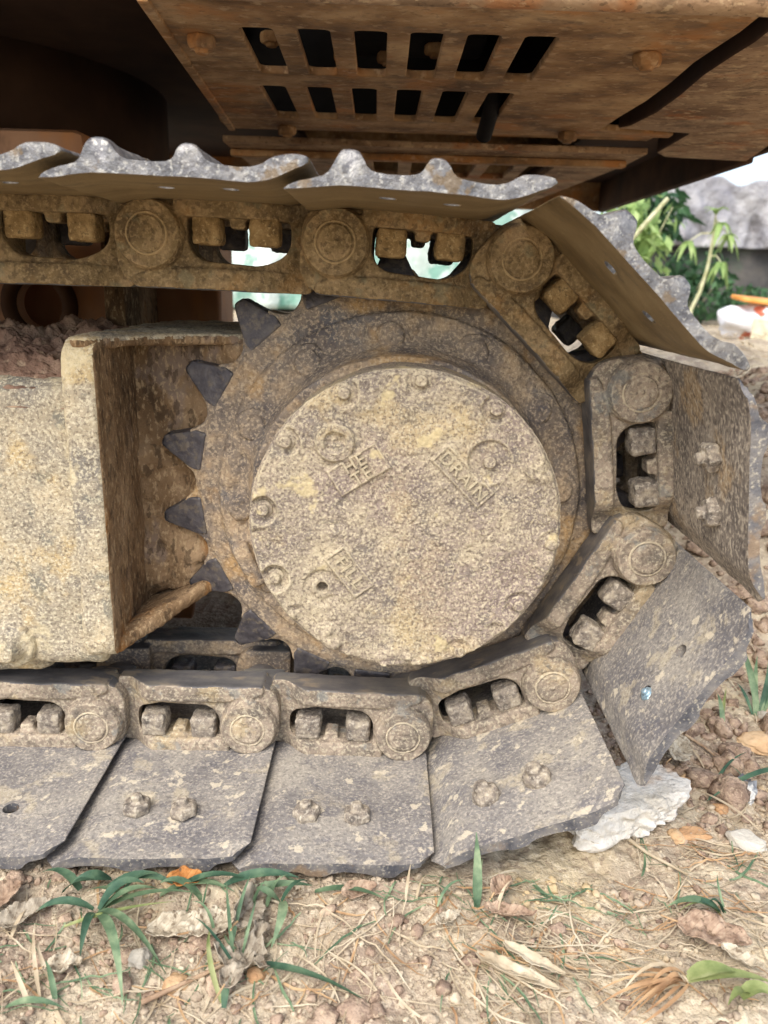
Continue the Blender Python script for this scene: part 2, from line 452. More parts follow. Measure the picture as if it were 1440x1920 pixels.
def box_vf(x0, x1, y0, y1, z0, z1):
    V = [(x, y, z) for x in (x0, x1) for y in (y0, y1) for z in (z0, z1)]
    F = [(0, 1, 3, 2), (4, 6, 7, 5), (0, 4, 5, 1), (2, 3, 7, 6), (0, 2, 6, 4), (1, 5, 7, 3)]
    return np.array(V), F

def bbox_mesh(x0, x1, y0, y1, z0, z1, bev=.004, seg=2):
    V, F = box_vf(x0, x1, y0, y1, z0, z1)
    bm = bmesh.new()
    vs = [bm.verts.new(v) for v in V]
    for q in F: bm.faces.new([vs[i] for i in q])
    bmesh.ops.recalc_face_normals(bm, faces=bm.faces)
    if bev > 0:
        bmesh.ops.bevel(bm, geom=list(bm.edges), offset=bev, segments=seg, profile=.5, affect='EDGES')
    me = bpy.data.meshes.new('box'); bm.to_mesh(me); bm.free()
    me.shade_smooth(); me.set_sharp_from_angle(angle=R(35))
    return me

def joined(meshes):
    bm = bmesh.new()
    for me in meshes:
        if isinstance(me, tuple): me, mx = me
        else: mx = None
        t = me.copy()
        if mx is not None: t.transform(mx)
        bm.from_mesh(t); bpy.data.meshes.remove(t)
    out = bpy.data.meshes.new('join'); bm.to_mesh(out); bm.free()
    return out

def fuse(meshes, voxel, smooth=4, disp=(), name='cast', deform=None, decim=None):
    """union of overlapping pieces by voxel remesh, softened like a casting, with clumpy relief"""
    me = joined(meshes)
    o = bpy.data.objects.new('t', me); COL.objects.link(o)
    m = o.modifiers.new('r', 'REMESH'); m.mode = 'VOXEL'; m.voxel_size = voxel
    if smooth:
        m = o.modifiers.new('s', 'SMOOTH'); m.factor = .5; m.iterations = smooth
    tex = []
    for size, amt in disp:
        t = bpy.data.textures.new('n', 'CLOUDS'); t.noise_scale = size; t.noise_depth = 3; tex.append(t)
        m = o.modifiers.new('d', 'DISPLACE'); m.texture = t; m.strength = amt; m.mid_level = .5
    if decim:
        m = o.modifiers.new('q', 'DECIMATE'); m.ratio = decim
    out = bake(o, name)
    drop(o)
    for t in tex: bpy.data.textures.remove(t)
    if deform is not None:
        n = len(out.vertices); co = np.empty(n*3); out.vertices.foreach_get('co', co)
        co = deform(co.reshape(-1, 3)); out.vertices.foreach_set('co', co.ravel()); out.update()
    out.materials.clear()
    out.shade_smooth()
    return out

ROT_XZ = Matrix.Rotation(R(90), 4, 'X')      # plate XY -> XZ, thickness along Y
def wall_plate(outline, holes, y0, y1, bevel=.002):
    """outline given in (x, z); plate stands upright between depths y0 and y1"""
    me = plate(outline, holes, y1-y0, bevel)
    me.transform(Matrix.Translation((0, (y0+y1)/2, 0)) @ ROT_XZ)
    return me

def cyl_y(r, y0, y1, c=(0, 0), n=32, r1=None):
    r1 = r if r1 is None else r1
    me = lathe([(0, y0), (r, y0), (r1, y1), (0, y1)], n)
    me.transform(Matrix.Translation((c[0], 0, c[1])))
    return me

def hexnut(r, h, stub_r, stub_h, seed=0, sides=6):
    """axis along +Z, standing on z=0: nut with chamfered top and bolt end, crusted"""
    rnd = random.Random(seed)
    prof = [(r*.93, 0), (r, r*.12), (r, h*.72), (r*.86, h)]
    V, F, rows = [], [], []
    for (q, z) in prof:
        row = []
        for i in range(sides):
            a = 2*math.pi*(i+.5)/sides
            row.append(len(V)); V.append((q*math.cos(a), q*math.sin(a), z))
        rows.append(row)
    for a, b in zip(rows, rows[1:]):
        for i in range(sides): F.append((a[i], a[(i+1) % sides], b[(i+1) % sides], b[i]))
    F.append(tuple(reversed(rows[0]))); F.append(tuple(rows[-1]))
    m1 = mesh_py('n', V, F, False)
    m2 = lathe([(0, h*.5), (stub_r, h*.5), (stub_r, h+stub_h*.8), (stub_r*.8, h+stub_h), (0, h+stub_h)], 20)
    m2.transform(Matrix.Rotation(R(90), 4, 'X'))
    weld(m2)
    n = len(m2.vertices); co = np.empty(n*3); m2.vertices.foreach_get('co', co); co = co.reshape(-1, 3)
    if co[:, 2].min() < -1e-4: co[:, 2] *= -1
    m2.vertices.foreach_set('co', co.ravel())
    weld(m2)
    return fuse([m1, m2], r*.08, 1, [(r*.5, r*.08), (r*.2, r*.05)], 'nut')

# ------------------------------------------------------------------ ground height
def bank(x, y):
    a = sstep(.40, .95, x+.12*np.sin(y*3))*sstep(.22, 1.0, y)
    b = sstep(2.6, 3.4, y)
    return np.maximum(a, b)

def gz(x, y, fine=True):
    x = np.asarray(x, float); y = np.asarray(y, float)
    z = -.351+.007*fbm(x*4, y*4, seed=3, octv=3)
    bk = bank(x, y)
    z = z+bk*(.34+.05*fbm(x*2.5, y*2.5, seed=9, octv=3))
    near = np.exp(-((x/1.6)**2+((y+.1)/1.2)**2))
    if fine:
        d = 1-np.clip(worley(x*70, y*70, 3), 0, 1)
        d2 = 1-np.clip(worley(x*26+4, y*26, 8), 0, 1)
        cl = .5+.5*fbm(x*9, y*9, seed=31, octv=2)
        z = z+near*(.004*d*(.5+cl)+.008*d2*np.clip(cl, 0, 1)+.003*fbm(x*40, y*40, seed=12, octv=3)+.0015*vnoise(x*260, y*260, seed=4))
        z = z+bk*.03*fbm(x*9, y*9, seed=21, octv=4)
    z = z+.011*np.exp(-((y+.208)/.016)**2)*np.clip(.35+.9*fbm(x*11, y*11, seed=61, octv=3), 0, 1.2)*(1-sstep(.18, .26, x))
    under = sstep(-.205, -.180, y)*(1-sstep(.40, .5, y))*(1-sstep(.16, .26, x))
    z = np.where(under > 0, z*(1-under)+np.minimum(z, -.349)*under, z)
    return z

def axis(lo, hi, step, far_lo, far_hi, g=1.16):
    a = list(np.arange(lo, hi+1e-9, step))
    s, v = step, hi
    while v < far_hi: s *= g; v += s; a.append(v)
    s, v = step, lo; left = []
    while v > far_lo: s *= g; v -= s; left.append(v)
    return np.array(left[::-1]+a)

gx = axis(-.48, .72, .0038, -150, 150)
gy = axis(-.42, .34, .0038, -150, 250)
GX, GY = np.meshgrid(gx, gy)
GZ = gz(GX, GY)
nx, ny = len(gx), len(gy)
idx = np.arange(nx*ny).reshape(ny, nx)
F = np.stack([idx[:-1, :-1], idx[:-1, 1:], idx[1:, 1:], idx[1:, :-1]], -1).reshape(-1, 4)
gme = mesh_py('ground', np.stack([GX, GY, GZ], -1).reshape(-1, 3), F)
ground = tag(obj('ground', gme, M['soil']), kind='structure')
def gzt(x, y):
    '''height of the built ground sheet (bilinear)'''
    x = np.asarray(x, float); y = np.asarray(y, float)
    i = np.clip(np.searchsorted(gx, x)-1, 0, nx-2); j = np.clip(np.searchsorted(gy, y)-1, 0, ny-2)
    a = (x-gx[i])/(gx[i+1]-gx[i]); b = (y-gy[j])/(gy[j+1]-gy[j])
    return (GZ[j, i]*(1-a)+GZ[j, i+1]*a)*(1-b)+(GZ[j+1, i]*(1-a)+GZ[j+1, i+1]*a)*b
def G(x, y): return float(gzt(x, y))

# ------------------------------------------------------------------ EXCAVATOR
EX = bpy.data.objects.new('excavator', None)
COL.objects.link(EX)
EX.location = (0, .085, -.355)
tag(EX, 'muddy excavator with rusty belly and steel crawler track around its drive sprocket', 'excavator')
def part(name, me, m, **k): return obj(name, me, m, EX, keep=True, **k)

PINS = [(-.829, .277), (-.639, .279), (-.449, .2805), (-.259, .281), (-.069, .278), (.121, .267), (.259, .136), (.288, -.051), (.196, -.217), (.020, -.291), (-.170, -.287), (-.360, -.289), (-.550, -.290), (-.740, -.290), (-.930, -.290)]

# --- track link mesh (u along chain, y depth, v outward to the shoe)
def link_parts():
    body = rpoly([(-.037, -.053), (.165, -.051), (.165, .036), (.03, .037), (-.037, .036)], [.034, .008, .008, .012, .040], 8)
    win = rpoly([(.037, .019), (.142, .019), (.142, -.012), (.118, -.027), (.050, -.024), (.037, -.010)], [.004, .008, .018, .02, .016, .012], 6)
    p = [wall_plate(body, [win], .006, .040, .003)]
    p.append(wall_plate(rpoly([(-.020, -.053), (.164, -.053), (.164, -.033), (.10, -.030), (.02, -.031), (-.020, -.040)], [.010, .006, .006, .02, .02, .006]), [], .000, .046, .004))
    p.append(wall_plate(rpoly([(.026, .0185), (.150, .0185), (.152, .036), (.10, .038), (.05, .041), (.024, .037)], .006), [], -.001, .042, .003))
    p.append(cyl_y(.0325, -.009, .0, n=48, r1=.0355)); p.append(cyl_y(.0355, -.002, .038, n=48, r1=.037))
    tail = rpoly([(.152, -.048), (.222, -.046), (.228, 0), (.222, .033), (.152, .034)], [.004, .024, .02, .024, .004], 6)
    p.append(wall_plate(tail, [], .030, .063, .003))
    p.append(wall_plate(rpoly([(.079, .020), (.098, .020), (.096, .009), (.081, .009)], .003), [], .010, .034, .002))
    rnd = random.Random(4)
    for i in range(11):        # worn cast marks along the shoe side
        x = .036+i*.0098+rnd.uniform(-.001, .001)
        for q in range(rnd.choice((1, 2, 2))):
            a = x+q*.0036
            p.append(wall_plate([(a, .0235), (a+.0022, .0235), (a+.0022, .0325), (a, .0325)], [], -.0022, .006, .0004))
        if rnd.random() < .6:
            z = rnd.choice((.0245, .028, .031))
            p.append(wall_plate([(x, z), (x+.006, z), (x+.006, z+.002), (x, z+.002)], [], -.0022, .006, .0004))
    return p
def link_deform(V):
    u, y, v = V[:, 0], V[:, 1], V[:, 2]
    s = sstep(.118, .152, u)*(y < .030)
    y = y+s*(.030-y)*.8
    y = y+.0012*fbm(u*60, v*60, y*60, seed=5)
    return np.stack([u, y, v], -1)
LINK = fuse(link_parts(), .0015, 3, [(.03, .0014), (.006, .0005)], 'link', link_deform)
PIN_Y = -.004
def rail_faces(me):
    nf = len(me.polygons); nor = np.empty(nf*3); me.polygons.foreach_get('normal', nor); nor = nor.reshape(-1, 3)
    cen = np.empty(nf*3); me.polygons.foreach_get('center', cen); cen = cen.reshape(-1, 3)
    me.materials.append(None); me.materials.append(None)
    me.polygons.foreach_set('material_index', ((nor[:, 2] < -.75) & (cen[:, 2] < -.046)).astype(np.int32))
rail_faces(LINK)
LINKM = LINK.copy()
bm = bmesh.new(); bm.from_mesh(LINKM)
for v_ in bm.verts: v_.co.y = .172-v_.co.y
bmesh.ops.reverse_faces(bm, faces=bm.faces)
bm.to_mesh(LINKM); bm.free()
def pin_jit(V):
    x, y, z = V.T
    return np.stack([x, y+(.0009*fbm(x*90, z*90, seed=14, octv=3))*(y < 0), z], -1)
PIN = lathe([(0, -.0074), (.002, -.0073), (.0035, -.0062), (.0055, -.0070), (.009, -.0075), (.013, -.0076), (.0160, -.0075), (.0175, -.0066), (.0184, -.0046), (.0193, -.0064), (.0212, -.0058), (.0222, .004)], 64, pin_jit)
BUSH = lathe([(.0, .060), (.028, .060), (.028, .112), (0, .112)], 32)
BUSH.set_sharp_from_angle(angle=R(40))
def sqnut(seed):
    V, F = box_vf(-.0155, .0155, .004, .034, -.008, .021)
    bm = bmesh.new(); vs = [bm.verts.new(v) for v in V]
    for q in F: bm.faces.new([vs[i] for i in q])
    bmesh.ops.recalc_face_normals(bm, faces=bm.faces)
    bmesh.ops.bevel(bm, geom=list(bm.edges), offset=.0045, segments=2, profile=.5, affect='EDGES')
    me = bpy.data.meshes.new('n'); bm.to_mesh(me); bm.free()
    o = fuse([me], .0016, 1, [(.012, .004), (.004, .0016)], 'square_nut')
    return o
SQ = [sqnut(0)]
SQ2 = SQ[0].copy(); SQ2.transform(Matrix.Translation((0, .019, 0)) @ Matrix.Rotation(R(90), 4, 'Z') @ Matrix.Translation((0, -.019, 0)))
SQ.append(SQ2)

# --- shoe mesh
PROF = [(-.031, .0300), (-.021, .0345), (-.008, .0378), (.003, .0412), (.008, .0500), (.0115, .0580), (.015, .0600), (.025, .0600), (.029, .0560), (.034, .0470), (.043, .0442), (.068, .0442), (.076, .0467), (.0795, .0550), (.083, .0588), (.092, .0588), (.096, .0550), (.101, .0467), (.110, .0442), (.132, .0442), (.143, .0470), (.150, .0520), (.156, .0550), (.168, .0554), (.177, .0538), (.182, .0506),
        (.1785, .0475), (.168, .0440), (.157, .0392), (.147, .0358), (.136, .0342), (.12, .034), (.09, .034), (.06, .034), (.03, .034), (.008, .0335), (-.008, .0308), (-.021, .0282), (-.030, .0278)]
N_OUT = 25
def chaikin(P, it=1):
    P = np.array(P)
    for _ in range(it):
        Q = np.roll(P, -1, 0)
        P = np.stack([.75*P+.25*Q, .25*P+.75*Q], 1).reshape(-1, 2)
    return P
def make_shoe(seed, worn=False, short=False):
    P = chaikin(PROF, 1)
    if short: P[:, 0] = np.where(P[:, 0] > .13, .13+(P[:, 0]-.13)*.85, P[:, 0])
    n = len(P)
    y0, y1 = -.188, .347
    ys = np.r_[y0, y0+.0015, y0+.004, y0+.009, np.linspace(y0+.016, y1-.016, 58), y1-.009, y1-.004, y1-.0015, y1]
    cen = np.array([P[:, 0].clip(-.022, .183), np.clip(P[:, 1], .032, .052)]).T
    V = []
    for k, y in enumerate(ys):
        e = min(y-y0, y1-y)
        inset = {True: 0}.get(e > .005, 0)
        t = .30 if e < .0005 else .10 if e < .002 else 0
        P_ = P
        if worn:
            k_ = .18+.82*float(sstep(.004, .05, y-y0))
            P_ = P.copy(); P_[:, 1] = np.where(P[:, 1] > .045, .045+(P[:, 1]-.045)*k_, P[:, 1])
        Q = P_*(1-t)+cen*t
        c = max(0, (.016 if worn else .004)-e)*.95            # clipped corners
        lo, hi = -.031+c, .182-c
        Q = Q.copy(); Q[:, 0] = np.clip(Q[:, 0], lo, hi)
        yy = np.full(n, y)+.0022*fbm(Q[:, 0]*22, np.full(n, seed*3.1), seed=seed, octv=2)*(1 if e < .05 else 0)
        bend = .0028*fbm(Q[:, 0]*9, np.full(n, y*9), seed=seed+40, octv=2)*sstep(.04, .17, -y if y < 0 else y-.172)
        fine = .0006*fbm(Q[:, 0]*70, np.full(n, y*70), Q[:, 1]*70, seed=seed+11, octv=3)
        V.append(np.stack([Q[:, 0], yy, Q[:, 1]+bend+fine], -1))
    V = np.concatenate(V)
    m = len(ys)
    F = []
    for k in range(m-1):
        for i in range(n):
            j = (i+1) % n
            F.append((k*n+i, k*n+j, (k+1)*n+j, (k+1)*n+i))
    # end caps as strips between outer and inner profile
    F.append(tuple(range(n-1, -1, -1))); F.append(tuple((m-1)*n+i for i in range(n)))
    me = mesh_py('shoe', V, F)
    bm = bmesh.new(); bm.from_mesh(me)
    bmesh.ops.recalc_face_normals(bm, faces=bm.faces)
    caps = [q for q in bm.faces if len(q.verts) > 4]
    bmesh.ops.triangulate(bm, faces=caps)
    bm.to_mesh(me); bm.free()
    # two bolt holes near the outer end
    cuts = []
    for uu_, rr_ in ((.050, .0085), (.106, .0085)):
        c = lathe([(0, -.03), (rr_, -.03), (rr_, .03), (0, .03)], 20)
        c.transform(Matrix.Translation((uu_, -.118, .045)) @ Matrix.Rotation(R(90), 4, 'X'))
        cuts.append(c)
    cm = joined(cuts)
    co = bpy.data.objects.new('cut', cm); COL.objects.link(co)
    o = bpy.data.objects.new('t', me); COL.objects.link(o)
    b = o.modifiers.new('b', 'BOOLEAN'); b.object = co; b.operation = 'DIFFERENCE'; b.solver = 'EXACT'
    out = bake(o, 'shoe')
    if len(out.polygons) < 3000:
        b.solver = 'FAST'; out = bake(o, 'shoe')
    if len(out.polygons) < 3000:
        o.modifiers.clear(); out = bake(o, 'shoe')
    drop(o); drop(co)
    out.materials.clear()
    out.materials.append(None); out.materials.append(None)
    nf = len(out.polygons)
    cen_ = np.empty(nf*3); out.polygons.foreach_get('center', cen_); cen_ = cen_.reshape(-1, 3)
    nor = np.empty(nf*3); out.polygons.foreach_get('normal', nor); nor = nor.reshape(-1, 3)
    idx_ = ((np.abs(nor[:, 1]) > .5) | (nor[:, 2] > .1)).astype(np.int32)
    out.polygons.foreach_set('material_index', idx_)
    out.shade_smooth(); out.set_sharp_from_angle(angle=R(50))
    return out
SHOES = [make_shoe(s) for s in (1, 2, 3)]
WORN = [make_shoe(4, True, True), make_shoe(5, True), make_shoe(6, True)]
if True: WORN_PLAIN = make_shoe(7, True)
HEX = [hexnut(.0158, .012, .0065, .008, s) for s in (0, 1)]
MUDBLOB = hexnut(.016, .012, .009, .009, 5, 9)

def chain(k):
    A, B = PINS[k], PINS[k+1]
    al = math.atan2(B[1]-A[1], B[0]-A[0])
    loc = (A[0], 0, A[1]); rot = (0, -al, 0)
    upper = k <= 5
    lm = M['link_brown'] if upper else M['link_dust']
    nm = M['nut_brown'] if upper else M['nut_dust']
    if k in (6,): lm = M['link_dust']
    rnd = random.Random(k)
    o = part('track_link', LINK, [lm, M['rail']], loc=loc, rot=rot)
    obj('pin', PIN, lm, o, loc=(0, -.0036+rnd.uniform(-.0012, .0008), 0), rot=(0, rnd.uniform(0, 6), 0)); obj('bushing', BUSH, M['tooth'], o)
    for i, u in enumerate((.057, .118)):
        obj('nut', SQ[(k+i) % 2], nm, o, loc=(u+rnd.uniform(-.002, .002), rnd.uniform(-.002, .002), rnd.uniform(-.002, .001)), rot=(0, 0, 0))
    o = part('track_link', LINKM, [M['hub'], M['rail']], loc=loc, rot=rot)
    for i, u in enumerate((.057, .118)):
        obj('nut', SQ[i], M['tooth'], o, loc=(u, .134, 0))
    mats = [M['shoe_brown'], M['shoe_edge']] if k <= 5 else [M['shoe_mid'], M['shoe_edge_dark']] if k == 6 else [M['shoe_grey'], M['shoe_edge_dark']]
    s = part('track_shoe', SHOES[k % 3] if k <= 5 else WORN[0] if k in (6, 7) else (WORN_PLAIN, WORN[1], WORN[2])[k % 3], mats, loc=loc, rot=rot)
    if k in (6, 8, 9, 10, 12, 13):
        for i, u in enumerate((.050, .106)):
            if k == 8: me, mm = MUDBLOB, M['nut_dust']
            else: me, mm = HEX[(k+i) % 2], M['nut_dust']
            obj('bolt', me, mm, s, loc=(u+rnd.uniform(-.003, .003), -.118+rnd.uniform(-.004, .004), .0345), rot=(R(180)+rnd.uniform(-.15, .15), rnd.uniform(-.15, .15), rnd.uniform(0, 3)))
    if k == 7:
        b = obj('bolt', HEX[0], M['shiny_bolt'], s, loc=(.106, -.120, .038), rot=(R(180), .2, .4)); b.scale = (.55, .55, .6)
    return o
for k in range(len(PINS)-1): chain(k)

# --- sprocket
NT = 19; PH = R(131.0); SCX, SCZ = .006, -.002
def tooth_outline(rtip, rroot, hw_tip, hw_root, n=NT):
    pts = []
    for i in range(n):
        a0 = PH+2*math.pi*i/n
        st = 2*math.pi/n
        # tip, flank, rounded seat
        prof = [(-hw_tip, rtip), (hw_tip, rtip)]
        pts.append((rtip*math.cos(a0-hw_tip/rtip), rtip*math.sin(a0-hw_tip/rtip)))
        pts.append((rtip*math.cos(a0+hw_tip/rtip), rtip*math.sin(a0+hw_tip/rtip)))
        ac = a0+st/2
        cr, sr = .2926, .0305          # bushing seat circle
        for t in np.linspace(-1, 1, 9):
            b = t*.78
            x = cr-sr*math.cos(b)*1.6; y = sr*math.sin(b)*1.02
            pts.append((x*math.cos(ac)-y*math.sin(ac), x*math.sin(ac)+y*math.cos(ac)))
    return pts
disc = wall_plate(tooth_outline(.2535, .25, .012, .02), [], .060, .108, .003)
hubp = lathe([(0, .044), (.205, .044), (.212, .047), (.214, .062), (0, .062)], 96)
rimp = lathe([(.0, .05), (.236, .055), (.240, .062), (0, .062)], 96)
hubin = lathe([(0, .0), (.168, .0), (.170, .020), (.176, .036), (.188, .046), (0, .05)], 96)
strip = []
for a0, a1 in ((197, 214), (219, 233)):
    o_ = [(.206*math.cos(R(a)), .206*math.sin(R(a))) for a in np.linspace(a0, a1, 8)]+[(.186*math.cos(R(a)), .186*math.sin(R(a))) for a in np.linspace(a1, a0, 8)]
    strip.append(wall_plate(o_, [], .030, .050, .002))
def spk_def(V):
    x, y, z = V.T
    r = np.hypot(x, z)
    front = y < .075
    mud = fbm(x*18, z*18, seed=4, octv=4)
    y = np.where(front & (r < .235), y-.006*np.clip(mud, -.3, 1)*sstep(.235, .2, r)-.004*sstep(.0, .2, z)*sstep(.21, .17, r), y)
    return np.stack([x, y, z], -1)
SPK = fuse([disc, hubp, rimp, hubin]+strip, .0026, 3, [(.03, .003), (.008, .0012)], 'sprocket', spk_def)
spk = part('drive_sprocket', SPK, M['hub'], loc=(SCX, 0, SCZ))
def tooth_mesh():
    outline = rpoly([(.236, -.0225), (.250, -.0225), (.266, -.0155), (.278, -.0105), (.2870, -.0065), (.289, .0045), (.279, .0115), (.266, .0165), (.250, .0235), (.236, .0235)], .003, 4)
    me = wall_plate(outline, [], .0555, .1125, .002)
    def dfm(V):
        x, y, z = V.T
        r = np.hypot(x, z)
        t = np.clip((r-.240)/.05, 0, 1)
        y = np.where(y < .084, y+t*.016, y-t*.016)
        return np.stack([x, y, z], -1)
    return fuse([me], .0014, 1, [(.02, .002), (.005, .0005)], 'tooth', dfm)
TOOTH = tooth_mesh()
for i in range(NT):
    a = PH+2*math.pi*i/NT
    obj('tooth', TOOTH, M['tooth'], spk, rot=(0, -a, 0))
SBOLT = fuse([lathe([(0, -.010), (.013, -.009), (.0155, -.006), (.0165, .008), (0, .008)], 24), lathe([(0, -.003), (.021, -.002), (.024, .006), (0, .006)], 24)], .0018, 2, [(.02, .004), (.007, .0016)], 'bolt')
for i in range(12):
    a = R(5+30*i)
    obj('bolt', SBOLT, M['hub'], spk, loc=(.187*math.cos(a), .043, .187*math.sin(a)), rot=(0, -a*3, 0))

# --- final drive cover: polar relief with notches, plugs and plates
CX, CZ, CR_, CY = .0106, -.0016, .1616, -.070
def from_px(px, py):
    """position on the cover's face plane, measured on the photograph"""
    d = f+rr*((px-720)/1444)-uu*((py-960)/1444)
    t = (CY-CAM_LOC.y)/d.y
    p = CAM_LOC+d*t
    return p.x-CX, p.z-CZ
BOLTS = [from_px(*q) for q in ((645, 737), (790, 714), (930, 768), (1013, 878), (1033, 1020), (972, 1135), (860, 1220), (735, 1238), (612, 1193), (515, 1085), (492, 957), (535, 828))]
PLUG = [from_px(628, 829), from_px(918, 866), from_px(604, 1103)]
PLATES = [(from_px(672, 880), R(33), .059, .031), (from_px(868, 893), R(-45), .070, .024), (from_px(655, 1072), R(-52), .054, .026)]
nr, na = 150, 640
rs = np.r_[np.linspace(.0008, CR_-.004, nr), CR_-.0022, CR_-.0008, CR_, CR_+.0002]
an = np.linspace(0, 2*np.pi, na, endpoint=False)
RR, AA = np.meshgrid(rs, an, indexing='ij')
wob = 1+.004*fbm(np.cos(AA)*9, np.sin(AA)*9, seed=2, octv=3)*sstep(.1, CR_, RR)
X = RR*np.cos(AA)*wob; Z = RR*np.sin(AA)*wob
H = np.zeros_like(X)
mask = np.ones_like(X)
for (c, a, w_, h_) in PLATES:
    lx = (X-c[0])*math.cos(a)+(Z-c[1])*math.sin(a); lz = -(X-c[0])*math.sin(a)+(Z-c[1])*math.cos(a)
    mask = np.minimum(mask, .25+.75*sstep(-.003, .004, np.maximum(np.abs(lx)-w_/2, np.abs(lz)-h_/2)))
H += .0016*fbm(X*16, Z*16, seed=6, octv=3)+.0007*fbm(X*90, Z*90, seed=7, octv=3)+.0007*fbm(X*330, Z*330, seed=8, octv=2)
mudm = sstep(.15, .55, fbm(X*22+3, Z*22, seed=15, octv=4))
rimmud = sstep(.0, .5, fbm(X*40+9, Z*40, seed=25, octv=4))*sstep(.125, .157, RR)*(.3+.7*sstep(.06, -.08, Z))
H = (H*.8+.0014*mudm)*mask+.0045*rimmud
for (bx, bz), dig in zip(BOLTS, (.5, .35, .5, -.35, .25, .3, .3, -.3, -.2, .85, 1.0, .4)):
    d = np.hypot(X-bx, Z-bz)
    H += -.007*dig*sstep(.0155, .0125, d)*(dig > 0)+.0017*abs(dig)*np.exp(-((d-.0165)/.003)**2)*(.4+.6*sstep(-.3, .4, fbm(X*60, Z*60, seed=77, octv=2)))
    if dig < 0: H += .004*sstep(.019, .011, d)+.0015*fbm(X*120, Z*120, seed=9, octv=3)*sstep(.022, .012, d)
d = np.hypot(X-PLUG[0][0], Z-PLUG[0][1])
H += .0048*sstep(.0215, .0185, d)-.0035*sstep(.012, .0095, d)+.002*fbm(X*170, Z*170, seed=19, octv=2)*sstep(.014, .01, d)
d = np.hypot(X-PLUG[1][0], Z-PLUG[1][1])
H += -.0022*sstep(.0225, .0195, d)+.0012*np.exp(-((d-.0235)/.0018)**2)+.004*sstep(.0075, .005, d)
d = np.hypot(X-PLUG[2][0], Z-PLUG[2][1])
H += -.0025*sstep(.022, .018, d)+.0016*sstep(.014, .010, d)-.016*sstep(.0062, .0048, d)
for (c, a, w_, h_) in PLATES:
    lx = (X-c[0])*math.cos(a)+(Z-c[1])*math.sin(a); lz = -(X-c[0])*math.sin(a)+(Z-c[1])*math.cos(a)
    e = np.maximum(np.abs(lx)-w_/2, np.abs(lz)-h_/2)
    H += .0026*sstep(.0016, -.0010, e)-.0013*sstep(-.0018, -.0038, e)
edge = RR > CR_-.0042
yb = {0: 0}
Y = CY-H
Y = np.where(edge, CY-H*sstep(CR_+.0001, CR_-.004, RR)+.0045*sstep(CR_-.0045, CR_, RR)**1.5, Y)
V = np.stack([X, Y, Z], -1).reshape(-1, 3)
nR = len(rs)
side = []
for yy in (-.060, -.045, -.028, -.012, .004, .020, .036, .05):
    rad = CR_+.0012*fbm(np.cos(an)*14, np.sin(an)*14, np.full(na, yy*40), seed=3, octv=3)+.004*sstep(.0, .036, yy)
    side.append(np.stack([rad*np.cos(an), np.full(na, yy), rad*np.sin(an)], -1))
V = np.concatenate([V]+side+[np.array([[0, V[:na, 1].mean(), 0]])])
F = []
tot = nR+len(side)
for i in range(tot-1):
    for j in range(na):
        k = (j+1) % na
        F.append((i*na+j, i*na+k, (i+1)*na+k, (i+1)*na+j))
for j in range(na): F.append((tot*na, (j+1) % na, j))
cme = mesh_py('cover', V, F)
bm = bmesh.new(); bm.from_mesh(cme); bmesh.ops.recalc_face_normals(bm, faces=bm.faces); bm.to_mesh(cme); bm.free(); cme.shade_smooth()
cover = part('final_drive_cover', cme, M['cover'], loc=(CX, 0, CZ))
CB = fuse([lathe([(0, -.0045), (.0052, -.0045), (.0062, -.003), (.0065, .006), (0, .006)], 20), lathe([(0, .001), (.0095, .002), (.0105, .006), (0, .006)], 20)], .0009, 2, [(.006, .001)], 'bolt')
for i, (bx, bz) in enumerate(BOLTS):
    if i in (3, 7): continue
    obj('bolt', CB, M['cover'], cover, loc=(bx, CY+(.002 if i in (9, 10) else -.0008), bz))
PL = fuse([lathe([(0, -.003), (.006, -.003), (.007, .004), (0, .004)], 20)], .0009, 2, [(.005, .0012)], 'plug')
obj('plug', PL, M['cover'], cover, loc=(PLUG[1][0], CY-.0015, PLUG[1][1]))
def lettering(lines, c, ang, size, depth):
    cu = bpy.data.curves.new('t', 'FONT')
    cu.body = '\n'.join(lines); cu.size = size; cu.align_x = 'CENTER'; cu.align_y = 'CENTER'
    cu.extrude = depth; cu.offset = .0001; cu.space_line = .8; cu.space_character = 1.15
    o = bpy.data.objects.new('t', cu); COL.objects.link(o)
    me = bake(o, 'lettering'); drop(o)
    me.materials.clear()
    me.transform(ROT_XZ)
    me.transform(Matrix.Rotation(-ang, 4, 'Y'))
    return obj('raised_lettering', me, M['cover'], cover, loc=(c[0], CY-.0018, c[1]))
lettering(['HE', 'TE'], PLATES[0][0], R(33), .019, .0022)
lettering(['DRAIN'], PLATES[1][0], R(-45), .019, .0020)
lettering(['FILL'], PLATES[2][0], R(-52), .020, .0018)

# --- track frame at the left
frame = part('track_frame', fuse([
        bbox_mesh(-1.5, -.325, -.030, .26, -.195, .128, .012),
        bbox_mesh(-1.5, -.40, -.010, .24, -.222, -.15, .02),
        (bbox_mesh(-1.5, -.33, -.02, .24, .08, .135, .01), Matrix.Translation((0, 0, 0)))],
        .006, 2, [(.06, .006), (.02, .003)], 'frame'), M['frame'])
fl = wall_plate(rpoly([(-.045, -.178), (.16, -.178), (.16, .178), (-.045, .178)], [.02, .005, .005, .03], 6), [], -.018, .018, .004)
fl.transform(Matrix.Translation((-.3265, 0, 0)) @ Matrix.Rotation(R(90), 4, 'Z'))
flm = fuse([fl], .0035, 2, [(.05, .005), (.012, .0022)], 'flange')
def by_normal(me, test):
    nf = len(me.polygons); nor = np.empty(nf*3); me.polygons.foreach_get('normal', nor)
    me.materials.append(None); me.materials.append(None)
    me.polygons.foreach_set('material_index', test(nor.reshape(-1, 3)).astype(np.int32))
by_normal(flm, lambda n: n[:, 0] > .6)
